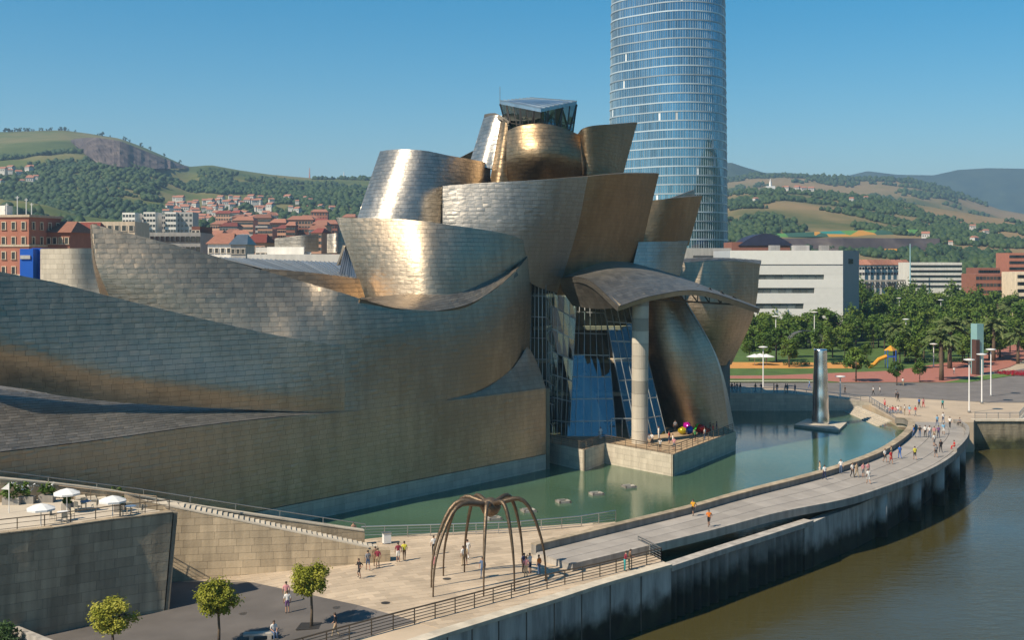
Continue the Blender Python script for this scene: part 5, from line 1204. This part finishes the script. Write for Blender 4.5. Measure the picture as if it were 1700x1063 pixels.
def make_palm(seed):
    rng = random.Random(seed); root = link(bpy.data.objects.new('palm_tree', None))
    m = MB(); m.tube([(0, 0, -.2), (.05, 0, 2.2), (0, .05, 5.2), (.02, 0, 7.2)], [.42, .34, .32, .42], 10); x = m.build('trunk', BARK, smooth=True); x.parent = root
    m = MB()
    for k in range(46):
        a = rng.uniform(0, 6.28); el = rng.uniform(-.25, 1.25); L_ = rng.uniform(2.6, 3.6); pr = []
        for s_ in range(7):
            t = s_/6; d_ = Vector((math.cos(a)*math.cos(el), math.sin(a)*math.cos(el), math.sin(el))); pr.append(Vector((0, 0, 7.2))+d_*L_*t+Vector((0, 0, -1.6*t*t)))
        sd_ = Vector((-math.sin(a), math.cos(a), 0))
        for s_ in range(6):
            w_ = .42*math.sin(math.pi*(s_+.8)/7)+.05; t1 = pr[s_]; t2 = pr[s_+1]
            for sg in (-1, 1): m.add([t1, t2, t2+sd_*sg*w_*1.3+Vector((0, 0, -.22))+(t2-t1)*.4, t1.lerp(t2, .3)+sd_*sg*w_+Vector((0, 0, -.2))], [(0, 1, 2, 3)])
    x = m.build('crown', PALM); x.parent = root; return root
pp = make_palm(3)
for k, (px, py, top, lab) in enumerate([(1486, 604, 535, 'palm tree behind the playground'), (1563, 632, 546, 'tall palm tree beside the red path'), (1577, 612, 527, 'palm tree just behind the tall palm'), (1650, 600, 528, 'palm tree right of the glass pylon'), (1690, 604, 545, 'palm tree at the right edge'), (1675, 560, 500, 'rear palm tree near the brick apartments'), (1610, 575, 530, 'rear palm tree left of the pylon')]):
    p = G(px, py, .05); put(pp, k == 0, p, (py-top)*p.y/F/8.6, k, lab, 'palm', 'park palms')
# lamp posts
def lamp(px, py, top, lab):
    p = G(px, py, .05 if py > 640 else .1); h = (py-top)*p.y/F
    o = thing('street_lamp', lab, 'street lamp', tuple(p), 0, 'tall white street lamps'); m = MB(); m.tube([p, p+Vector((0, 0, h))], [.14, .1], 8); m.build('post', WHITE, o)
    m = MB(); m.lathe([(.1, h-.35), (.95, h-.1), (.95, h), (.2, h+.12)], p, 16); m.build('lamp_head', WHITE, o)
    m = MB(); m.lathe([(.3, 0), (.3, .25), (.15, .3)], p, 10); m.build('base', STEEL, o)
for a in [(1267, 645, 576, 'white street lamp on the upper promenade near the museum'), (1395, 668, 625, 'short white street lamp right of the steel sculpture'), (1609, 685, 597, 'white street lamp nearest the walkway end'), (1630, 670, 588, 'white street lamp second from the walkway end'), (1645, 658, 580, 'white street lamp third from the walkway end'), (1288, 600, 525, 'slim street lamp among the trees, left one'), (1352, 598, 518, 'slim street lamp behind the steel sculpture'), (1550, 610, 571, 'street lamp near the tall palm'), (1493, 560, 495, 'street lamp in the middle of the park'), (1504, 590, 530, 'street lamp beside the playground palm'), (1562, 560, 498, 'street lamp in the rear of the park')]: lamp(*a)
# glass pylon, playground, kiosk parasols, flowerbed, hedge
p = G(1622, 622, .1); o = thing('glass_pylon', 'tall slab pylon of rusty steel with a pale glass top', 'pylon', tuple(p)); s_ = p.y/F
m = MB(); m.box(p+Vector((-.3, 0, 29*s_)), (7*s_, 1.6, 58*s_), .3); m.build('steel_base', simple('rusty_steel', (.09, .045, .035), .8), o)
m = MB(); m.box(p+Vector((.35, .8, 42*s_)), (13*s_, 2.2, 84*s_), .3); m.build('glass_shaft', glassy('pale_glass', (.25, .45, .45), .1), o)
o = thing('playground_slide', 'orange playground slide tower among the trees', 'slide', tuple(G(1462, 612))); p = G(1462, 612); OR = simple('orange_plastic', (.55, .25, .02), .4); BL = simple('blue_plastic', (.03, .1, .4), .4)
m = MB(); m.tube([p+Vector((1.5, 0, 3)), p+Vector((-.5, 0, 2.2)), p+Vector((-1.6, 0, 1.0)), p+Vector((-3, 0, .4))], .5, 8); m.build('slide_chute', OR, o)
m = MB(); m.box(p+Vector((2.6, .5, 2.9)), (2.2, 2.2, .25)); m.build('platform', BL, o)
for a, b in ((-1, -1), (1, -1), (-1, 1), (1, 1)): m = MB(); q = p+Vector((2.6+a, .5+b, 0)); m.tube([q, q+Vector((0, 0, 4.6))], .1, 6); m.build('post', BL, o)
m = MB(); m.lathe([(1.7, 4.4), (.1, 5.6)], p+Vector((2.6, .5, 0)), 4); m.build('roof', OR, o)
for k in range(3):
    c0 = G(1335+k*3, 596); m = MB(); m.tube([c0+Vector((0, 0, 5.0))+Vector((4.5*math.cos(a_*math.pi/10), 0, 2.6*math.sin(a_*math.pi/10))) for a_ in range(11)]+[], .12, 6); m.tube([c0+Vector((-4.5, 0, 0)), c0+Vector((-4.5, 0, 5))], .12, 6); m.tube([c0+Vector((4.5, 0, 0)), c0+Vector((4.5, 0, 5))], .12, 6)
    tag(m.build('playground_arch', STEEL), 'tall steel play arch behind the steel sculpture, %s of three' % ['left', 'middle', 'right'][k], 'arch', 'play arches')
for k, (px, py) in enumerate([(1262, 606), (1272, 607), (1253, 607)]):
    p = G(px, py); o = thing('kiosk_parasol', 'white parasol at the park kiosk, %s one' % ['middle', 'right', 'left'][k], 'parasol', tuple(p), 0, 'kiosk parasols'); m = MB(); m.tube([p, p+Vector((0, 0, 2.6))], .05, 6); m.build('pole', WHITE, o); m = MB(); m.lathe([(2.2, 2.2), (.1, 2.9)], p, 8); m.build('canopy', WHITE, o)
m = MB(); c0 = G(1690, 622); 
for k in range(900): 
    a = RND.uniform(0, 6.28); r_ = RND.random()**.5; q = c0+Vector((5*r_*math.cos(a), 6*r_*math.sin(a), .1+.4*RND.random())); s2_ = .16; m.add([q+Vector((-s2_, 0, 0)), q+Vector((0, -s2_, .1)), q+Vector((s2_, 0, 0)), q+Vector((0, s2_, .1))], [(0, 1, 2, 3)])
x = m.build('flowerbed', simple('red_flowers', (.42, .01, .03), .7), kind='stuff'); tag(x, 'bright red flowerbed at the right edge of the park', 'flowerbed')
for k, (x0, x1, y_) in enumerate([(1300, 1345, 607), (1380, 1400, 606), (1500, 1620, 602)]):
    a, b = G(x0, y_), G(x1, y_); m = MB(); L_ = (b-a).length
    for i in range(int(L_*60)):
        q = a.lerp(b, RND.random())+Vector((0, RND.uniform(-.6, .6), RND.uniform(.05, 1.1))); s2_ = .16; nrm = Vector((RND.uniform(-1, 1), RND.uniform(-1, .3), RND.uniform(0, 1))).normalized(); t1 = nrm.orthogonal()*s2_; t2 = nrm.cross(t1)*.7; m.add([q-t1, q-t2, q+t1, q+t2], [(0, 1, 2, 3)])
    tag(m.build('hedge', LEAFD), ['clipped hedge beside the kiosk', 'short clipped hedge right of the steel sculpture', 'long clipped hedge behind the red path'][k], 'hedge', 'park hedges')

# apartment row on the opposite bank, right of the picture
for k in range(11):
    y_ = -190+k*48; hh = RND.uniform(19, 29); o = thing('riverside_apartments', 'apartment house on the opposite river bank, %s of the row' % ('first', 'second', 'third', 'fourth', 'fifth', 'sixth', 'seventh', 'eighth', 'ninth', 'tenth', 'last')[k], 'building', (262, y_, 0), 0, 'houses on the opposite bank')
    m = MB(); m.box((0, 0, hh/2), (16, 40+RND.uniform(-4, 6), hh)); x = m.build('wall', (CREAM, PINK, WHITER, CREAM, BRICK)[k % 5]); x.parent = o
    m = MB()
    for i in range(9):
        for j in range(int(hh/3.4)): m.box((-8.05, -17+i*4.2, 2.4+j*3.3), (.2, 1.5, 1.7))
    x = m.build('windows', GLASSD); x.parent = o; x['kind'] = 'stuff'
    m = MB(); m.box((0, 0, hh+.4), (17.5, 42, .8)); x = m.build('roof', TILE); x.parent = o
sheet('opposite_quay', [(188, -400), (300, -400), (300, 380), (188, 330)], .0, PAVE)
m = MB(); m.prism([(186, -400), (188.5, -400), (188.5, 330), (186, 330)], -7, .3); tag(m.build('opposite_quay_wall', QUAY), 'stone quay wall of the opposite river bank', 'wall')
# ================================================================ PEOPLE
SKIN = simple('skin', (.42, .24, .16), .6, var=.05, rvar=.05); HAIRB = simple('hair_brown', (.05, .03, .018), .6); HAIRG = simple('hair_grey', (.4, .38, .35), .6); SHOE = simple('shoes', (.05, .05, .05), .6)
def clothm(n, c): return simple('cloth_'+n, c, .8, var=.08, rvar=.05)
CL = {n: clothm(n, c) for n, c in dict(white=(.7, .68, .64), black=(.015, .015, .018), grey=(.2, .2, .21), navy=(.02, .03, .09), blue=(.03, .13, .42), sky=(.2, .42, .6), red=(.48, .03, .03), maroon=(.2, .02, .04), orange=(.62, .17, .02), amber=(.62, .3, .02), yellow=(.55, .5, .05), green=(.05, .25, .08), teal=(.03, .3, .3), tan=(.42, .32, .2), brown=(.15, .09, .05), pink=(.55, .24, .25), denim=(.09, .14, .24), khaki=(.3, .27, .18), purple=(.16, .08, .2)).items()}
CL['skin'] = SKIN
# pose: joints (x right, y forward, z up) for a 1.72 m figure
def figure(name, pose):
    lh, lk, rk, la, ra_, hip, le, lw, re_, rw, lean = [pose[k] for k in ('hipw', 'lk', 'rk', 'la', 'ra', 'hip', 'le', 'lw', 're', 'rw', 'lean')]
    hp = Vector(hip); ch = hp+Vector((0, lean*.45, .43)); nk = ch+Vector((0, lean*.12, .13)); hd = nk+Vector((0, .03+lean*.08, .1)); tp_ = hd+Vector((0, .01, .13))
    V = [hp, hp+Vector((0, lean*.2, .2)), ch, nk, hd, tp_]; Rr = [(.15, .11), (.13, .1), (.165, .115), (.055, .055), (.082, .095), (.06, .07)]
    E = [(0, 1), (1, 2), (2, 3), (3, 4), (4, 5)]
    def chain(root, pts, rad):
        b = root
        for p, r in zip(pts, rad): V.append(Vector(p)); Rr.append((r, r)); E.append((b, len(V)-1)); b = len(V)-1
    def foot(a): a = Vector(a); return [a, a+Vector((0, .07, -.045)), a+Vector((0, .17, -.055))]
    L_ = hp+Vector((-.09, 0, -.06)); R_ = hp+Vector((.09, 0, -.06))
    chain(0, [L_, lk]+foot(la), [.098, .06, .045, .045, .03]); chain(0, [R_, rk]+foot(ra_), [.098, .06, .045, .045, .03])
    chain(2, [ch+Vector((-.19, 0, .02)), le, lw, Vector(lw)+(Vector(lw)-Vector(le)).normalized()*.13], [.06, .045, .034, .03]); chain(2, [ch+Vector((.19, 0, .02)), re_, rw, Vector(rw)+(Vector(rw)-Vector(re_)).normalized()*.13], [.06, .045, .034, .03])
    me = bpy.data.meshes.new(name); me.from_pydata([tuple(v) for v in V], E, []); o = link(bpy.data.objects.new(name, me))
    sk_ = o.modifiers.new('s', 'SKIN'); sd_ = me.skin_vertices[0].data
    for i, r in enumerate(Rr): sd_[i].radius = r; sd_[i].use_root = (i == 0)
    sb = o.modifiers.new('b', 'SUBSURF'); sb.levels = 1
    dg = bpy.context.evaluated_depsgraph_get(); ev = bpy.data.meshes.new_from_object(o.evaluated_get(dg)); bpy.data.objects.remove(o)
    for k in range(4): ev.materials.append(SKIN)          # 0 skin 1 top 2 bottom 3 shoes
    A = np.array([tuple(v.co) for v in ev.vertices]); sl = pose.get('sleeve', .5); sh = pose.get('short', 0)
    for f in ev.polygons:
        c = f.center; f.use_smooth = True
        # nearest bone decides the garment
        best = None; bd = 9
        for bi, (i, j) in enumerate(E):
            a, b = V[i], V[j]; ab = b-a; t = max(0, min(1, (c-a).dot(ab)/max(ab.length_squared, 1e-6))); d_ = (c-(a+ab*t)).length
            if d_ < bd: bd = d_; best = (bi, t)
        bi, t = best
        if bi in (0, 1): m_ = 1 if (bi == 1 or t > .25) else 2
        elif bi == 2: m_ = 1 if t < .35 else 0
        elif bi in (3, 4): m_ = 0
        elif bi < 15:
            k = (bi-5) % 5; m_ = 2 if k in (0, 1) and not (sh and k == 1 and t > .8) else (2 if k == 2 and not sh else (0 if k == 2 else 3))
            if k == 2 and not sh and t > .95: m_ = 3
        else:
            k = (bi-15) % 4; m_ = 1 if k == 0 or (k == 1 and t < .85) else 0
        f.material_index = m_
    hm = MB(); n = 10; c = hd+Vector((0, -.012, .035)); vs = []; fs = []
    for j in range(6):
        ph = math.pi*.62*j/5
        for i in range(n):
            a = 6.28*i/n; k = .105 if math.sin(a) < .35 else .1*(1 if ph < 1.05 else .82); vs.append(c+Vector((k*.92*math.sin(ph)*math.cos(a), k*1.05*math.sin(ph)*math.sin(a), .118*math.cos(ph)+(.02 if math.sin(a) > .4 and ph > 1 else 0))))
    for j in range(5):
        for i in range(n): fs.append((j*n+i, (j+1)*n+i, (j+1)*n+(i+1) % n, j*n+(i+1) % n))
    hm.add(vs, fs); ho = hm.build('hair', HAIRB, smooth=True); hmesh = ho.data; bpy.data.objects.remove(ho)
    fm = MB()                                             # face details: eyes, nose, mouth, ears
    for sx in (-1, 1): fm.box(hd+Vector((sx*.035, .088, .02)), (.022, .02, .012)); 
    eo = fm.build('eyes', HAIRB); emesh = eo.data; bpy.data.objects.remove(eo)
    return ev, hmesh, emesh
st0 = dict(hipw=.09, lk=(-.1, .02, .5), rk=(.1, .02, .5), la=(-.1, -.02, .075), ra=(.12, .0, .075), hip=(0, 0, .95), le=(-.27, -.03, 1.12), lw=(-.27, .06, .88), re=(.27, -.03, 1.12), rw=(.26, .08, .89), lean=.02)
wk0 = dict(st0, lk=(-.09, .16, .5), la=(-.09, .22, .085), rk=(.09, -.02, .49), ra=(.09, -.28, .12), le=(-.25, -.14, 1.12), lw=(-.24, -.06, .9), re=(.25, .1, 1.13), rw=(.22, .27, .96), lean=.06)
jog = dict(st0, lk=(-.09, .32, .6), la=(-.09, .14, .3), rk=(.09, -.08, .5), ra=(.09, -.2, .08), le=(-.28, -.16, 1.15), lw=(-.24, .04, 1.02), re=(.27, .05, 1.14), rw=(.18, .25, 1.2), lean=.14, short=1)
sit = dict(st0, hip=(0, 0, .52), lk=(-.11, .42, .52), rk=(.11, .42, .52), la=(-.11, .44, .09), ra=(.12, .48, .09), le=(-.25, .08, .72), lw=(-.14, .3, .62), re=(.25, .08, .72), rw=(.14, .3, .62), lean=.12)
lean_ = dict(st0, le=(-.27, .15, 1.15), lw=(-.2, .42, 1.12), re=(.27, .15, 1.15), rw=(.2, .42, 1.12), lean=.22)
cam_ = dict(st0, le=(-.25, .1, 1.2), lw=(-.08, .3, 1.45), re=(.25, .1, 1.2), rw=(.08, .3, 1.45), short=1)
POSES = {k: figure('person', v) for k, v in dict(stand=st0, walk=wk0, jog=jog, sit=sit, lean=lean_, photo=cam_, shorts=dict(wk0, short=1), stands=dict(st0, short=1)).items()}
def person(label, p, pose, top, bottom, rz=0, h=1.72, hair=HAIRB, group=None, hat=None):
    ev, hm, em = POSES[pose]
    o = thing('person', label, 'person', tuple(p), rz, group); s_ = h/1.72; o.scale = (s_,)*3
    b = link(bpy.data.objects.new('body', ev)); b.parent = o
    for i, m_ in enumerate((SKIN, CL[top], CL[bottom], SHOE)): b.material_slots[i].link = 'OBJECT'; b.material_slots[i].material = m_
    x = link(bpy.data.objects.new('hair', hm)); x.parent = o; x.material_slots[0].link = 'OBJECT'; x.material_slots[0].material = CL[hat] if hat else hair
    x = link(bpy.data.objects.new('eyes', em)); x.parent = o
    return o
def wzat(p):
    best = min(range(60), key=lambda i: (Vector((win[i].x*.5+wout[i].x*.5-p.x, win[i].y*.5+wout[i].y*.5-p.y))).length); return win[best].z
PL = [ # plaza: px, foot py, pose, top, bottom, facing, label
 (477, 1019, 'stands', 'white', 'purple', .3, 'person in white shirt and purple shorts left of the rightmost plaza tree'), (475, 1003, 'stand', 'pink', 'tan', .2, 'person in pink top half hidden by the rightmost plaza tree'),
 (454, 1061, 'sit', 'white', 'denim', -2.6, 'person in white shirt sitting on the stone bench'), (557, 1059, 'walk', 'black', 'tan', 1.4, 'person in black top and tan trousers near the bottom railing'),
 (597, 962, 'jog', 'black', 'black', 2.4, 'jogger in black shirt and shorts on the pale paving'), (611, 948, 'shorts', 'grey', 'denim', .4, 'person in grey top beside the stair wall end'), (627, 944, 'stands', 'maroon', 'tan', 0, 'person with maroon top leaning at the stair wall end'), (623, 941, 'stand', 'brown', 'brown', 0, 'person in brown close behind the maroon top'),
 (661, 934, 'stands', 'maroon', 'white', .2, 'person in maroon shirt and white shorts walking by the pond'), (671, 932, 'walk', 'yellow', 'brown', 0, 'person in yellow dress beside the maroon shirt'), (587, 897, 'stand', 'skin', 'denim', .5, 'shirtless person behind the end of the stair parapet'),
 (720, 922, 'stand', 'white', 'black', .4, 'person in white shirt and black trousers at the far left sculpture leg'), (721, 946, 'stands', 'pink', 'pink', 2, 'small person in pink between the left sculpture legs'), (776, 929, 'walk', 'white', 'white', 0, 'person all in white beneath the sculpture'), (769, 940, 'stand', 'white', 'tan', .8, 'person in white and tan behind a middle sculpture leg'), (773, 939, 'stands', 'tan', 'brown', -.5, 'person in tan next to a middle sculpture leg'),
 (801, 960, 'stand', 'denim', 'denim', 2.8, 'person in denim facing the camera beside the front sculpture leg'), (870, 953, 'stand', 'navy', 'black', -.6, 'person in navy in the trio by the right sculpture legs'), (873, 959, 'stand', 'pink', 'tan', .3, 'person in pink and tan in the trio'), (880, 953, 'photo', 'white', 'navy', .8, 'person in white with raised arms in the trio'), (895, 956, 'stand', 'orange', 'denim', .9, 'person in orange shirt and jeans by the rightmost sculpture leg'),
 (1037, 949, 'lean', 'maroon', 'teal', -1.4, 'person in maroon and teal leaning on the river railing'), (1044, 946, 'lean', 'brown', 'khaki', -1.4, 'person in brown leaning on the river railing')]
for px, py, po, t, b, rz, lab in PL: person(lab, Gs(px, py)+Vector((0, 0, .014)), po, t, b, rz, 1.72 if 'small' not in lab else 1.3)
WK = [(1151, 858, 'jog', 'amber', 'black', 2.6, 'jogger in amber shirt on the walkway'), (1177, 876, 'jog', 'orange', 'black', 2.8, 'jogger in orange shirt on the walkway'),
 (1369, 797, 'walk', 'white', 'navy', .2, 'person in white top and navy near the parapet'), (1361, 790, 'stand', 'tan', 'white', 1.5, 'person in tan leaning by the pond parapet'), (1396, 787, 'stand', 'white', 'denim', 3, 'person in white shirt and jeans against the parapet'), (1415, 793, 'walk', 'white', 'black', -2.8, 'person in white and black left in the group of four'), (1422, 793, 'walk', 'tan', 'tan', -2.8, 'person in tan in the group of four'), (1433, 793, 'stands', 'pink', 'grey', -2.9, 'person in pink and grey in the group of four'), (1441, 792, 'shorts', 'pink', 'white', -2.9, 'person in pink and white right in the group of four'), (1442, 804, 'shorts', 'white', 'white', .2, 'person in white walking nearest the outer edge'),
 (1469, 768, 'shorts', 'white', 'black', -2.8, 'person in white top left of the red dress'), (1479, 771, 'shorts', 'red', 'red', -2.8, 'person in red dress on the walkway'), (1480, 763, 'stand', 'tan', 'tan', 1, 'person in tan by the parapet behind the red dress'), (1494, 762, 'walk', 'blue', 'blue', .1, 'person in bright blue shirt on the walkway'), (1519, 764, 'shorts', 'yellow', 'black', 0, 'person in yellow shirt on the walkway'), (1554, 760, 'shorts', 'grey', 'black', 0, 'person in grey and black, nearer of the pair at the bend'), (1562, 752, 'walk', 'black', 'black', 0, 'person in black, farther of the pair at the bend'), (1551, 741, 'stands', 'white', 'grey', .4, 'person in white and grey before the group of seven'), (1585, 746, 'sit', 'red', 'red', 1.6, 'person in red sitting on the outer edge'),
 (1517, 727, 'walk', 'blue', 'denim', 1, 'person in blue leaning over the parapet'), (1527, 727, 'stand', 'black', 'denim', 3, 'person in black, second in the group of seven'), (1536, 726, 'walk', 'white', 'black', 3, 'person in white and black, third in the group of seven'), (1543, 727, 'walk', 'white', 'denim', 3, 'person in white and jeans, fourth in the group of seven'), (1551, 728, 'shorts', 'pink', 'tan', 3, 'person in pink and tan, fifth in the group of seven'), (1558, 727, 'walk', 'purple', 'navy', 3, 'person in purple, sixth in the group of seven'), (1566, 722, 'shorts', 'sky', 'white', 3, 'person in sky blue and white at the right of the group of seven'), (1556, 708, 'walk', 'sky', 'denim', .2, 'person in pale blue shirt and jeans near the far end'), (1566, 703, 'walk', 'white', 'denim', .2, 'person in white shirt at the far end of the walkway'), (1577, 711, 'walk', 'white', 'black', 2.6, 'person in white and black near the outer seat'), (1594, 706, 'sit', 'grey', 'black', 2, 'person in grey sitting at the outer end of the walkway')]
for px, py, po, t, b, rz, lab in WK:
    p = G(px, py, 1.0); z = wzat(p); p = G(px, py, z)
    if 'sitting' in lab: z -= .1
    person(lab, (p.x, p.y, z+.003), po, t, b, rz)
FP = [(1565, 679, 'walk', 'teal', 'black', .1, 'person in teal on the far plaza'), (1526, 677, 'walk', 'blue', 'black', .2, 'person in blue on the far plaza'), (1533, 677, 'walk', 'pink', 'red', .2, 'person in pink and red on the far plaza'), (1520, 691, 'walk', 'red', 'grey', 2, 'person in red shirt at the steps'), (1502, 689, 'stand', 'white', 'tan', 1, 'person in white beside the seated group'), (1510, 690, 'shorts', 'sky', 'pink', 2, 'person in pale blue beside the seated group'), (1469, 678, 'stands', 'pink', 'red', 2, 'person in pink standing at the left end of the seated group'), (1491, 667, 'walk', 'black', 'black', .2, 'person in black on the promenade'), (1488, 662, 'walk', 'grey', 'black', 0, 'person in grey just behind the person in black'), (1403, 655, 'walk', 'black', 'black', 1.5, 'person in black by the short street lamp'), (1450, 656, 'walk', 'white', 'black', 1, 'person in white shirt on the promenade'), (1461, 656, 'walk', 'white', 'grey', 1, 'person in white bending forward on the promenade'), (1344, 645, 'walk', 'sky', 'blue', 1, 'person in blue behind the steel sculpture'), (1584, 622, 'walk', 'white', 'grey', 0, 'person in white on the red path'), (1499, 641, 'walk', 'white', 'tan', 0, 'person in white and tan at the near end of the red path')]
for px, py, po, t, b, rz, lab in FP: person(lab, G(px, py, .03 if py > 650 else .1), po, t, b, rz)
for k in range(6): person('person in %s sitting on the pale steps, %s of the row' % (('white', 'pink', 'red', 'pink', 'white', 'tan')[k], ('first', 'second', 'third', 'fourth', 'fifth', 'last')[k]), G(1473+k*4.5, 685+(k % 2)*1.5, .02)-Vector((0, 0, .1)), 'sit', ('white', 'pink', 'red', 'pink', 'white', 'tan')[k], 'denim', 2.9, group='people sitting on the steps')
UP = [(1215, 'black'), (1220, 'navy'), (1224, 'grey'), (1229, 'black'), (1254, 'brown'), (1264, 'black'), (1285, 'navy'), (1290, 'black'), (1303, 'black'), (1307, 'grey'), (1320, 'navy')]
for k, (px, t) in enumerate(UP):
    Y = 224.5; x_ = (px-850)*Y/F; z = float(np.interp(x_, [34, 52, 66.5], [2.27, 1.97, .4])); person('person in %s on the upper promenade, %s from the museum' % (t, ('first', 'second', 'third', 'fourth', 'fifth', 'sixth', 'seventh', 'eighth', 'ninth', 'tenth', 'last')[k]), (x_, Y, z), ('stand', 'walk', 'lean')[k % 3], t, ('black', 'denim', 'grey')[k % 3], k*1.3, group='people on the upper promenade')
TP = [(997, 730, 'stand', 'white', 'white', .5, 'person all in white at the left end of the terrace'), (1094, 729, 'stand', 'white', 'white', 2, 'person all in white right of the stone column'), (1078, 742, 'stands', 'grey', 'tan', 2.4, 'person in grey at the terrace rail'), (1083, 740, 'lean', 'white', 'black', 2.4, 'person in white leaning on the terrace rail'), (1096, 750, 'photo', 'white', 'black', 2.8, 'person in white and black nearest the terrace corner'), (1111, 737, 'stands', 'red', 'denim', 1, 'person in red shirt on the terrace'), (1117, 742, 'stand', 'white', 'tan', 1.5, 'person in white beside the red shirt'), (1119, 748, 'stands', 'pink', 'grey', 2.8, 'person in pink at the terrace corner'), (1121, 718, 'stand', 'grey', 'black', 0, 'person in grey by the glass at the rear of the terrace'), (1154, 734, 'photo', 'green', 'black', .5, 'person in green photographing the coloured sculpture'), (1170, 731, 'stand', 'white', 'denim', 1, 'person in white right of the coloured sculpture'), (1179, 722, 'stand', 'black', 'navy', 1.5, 'person in black right of the coloured sculpture'), (1190, 720, 'stand', 'navy', 'grey', 1.5, 'person in navy at the right end of the terrace'), (1184, 724, 'stand', 'red', 'black', 1.5, 'person in dark red among the group at the terrace right end')]
for px, py, po, t, b, rz, lab in TP: person(lab, G(px, py, 1.7), po, t, b, rz)
# ================================================================ HAZE
HZ = bpy.data.materials.new('haze'); HZ.use_nodes = True; t_ = HZ.node_tree; t_.nodes.remove(t_.nodes['Principled BSDF'])
pv = t_.nodes.new('ShaderNodeVolumePrincipled'); pv.inputs['Color'].default_value = (.5, .74, 1, 1); pv.inputs['Density'].default_value = .00014; pv.inputs['Anisotropy'].default_value = .2
t_.links.new(pv.outputs[0], t_.nodes['Material Output'].inputs['Volume'])
m = MB(); m.box((0, 3300, 276), (15000, 10600, 568)); tag(m.build('haze', HZ), 'thin pale summer haze over the whole valley', 'haze', kind='stuff')
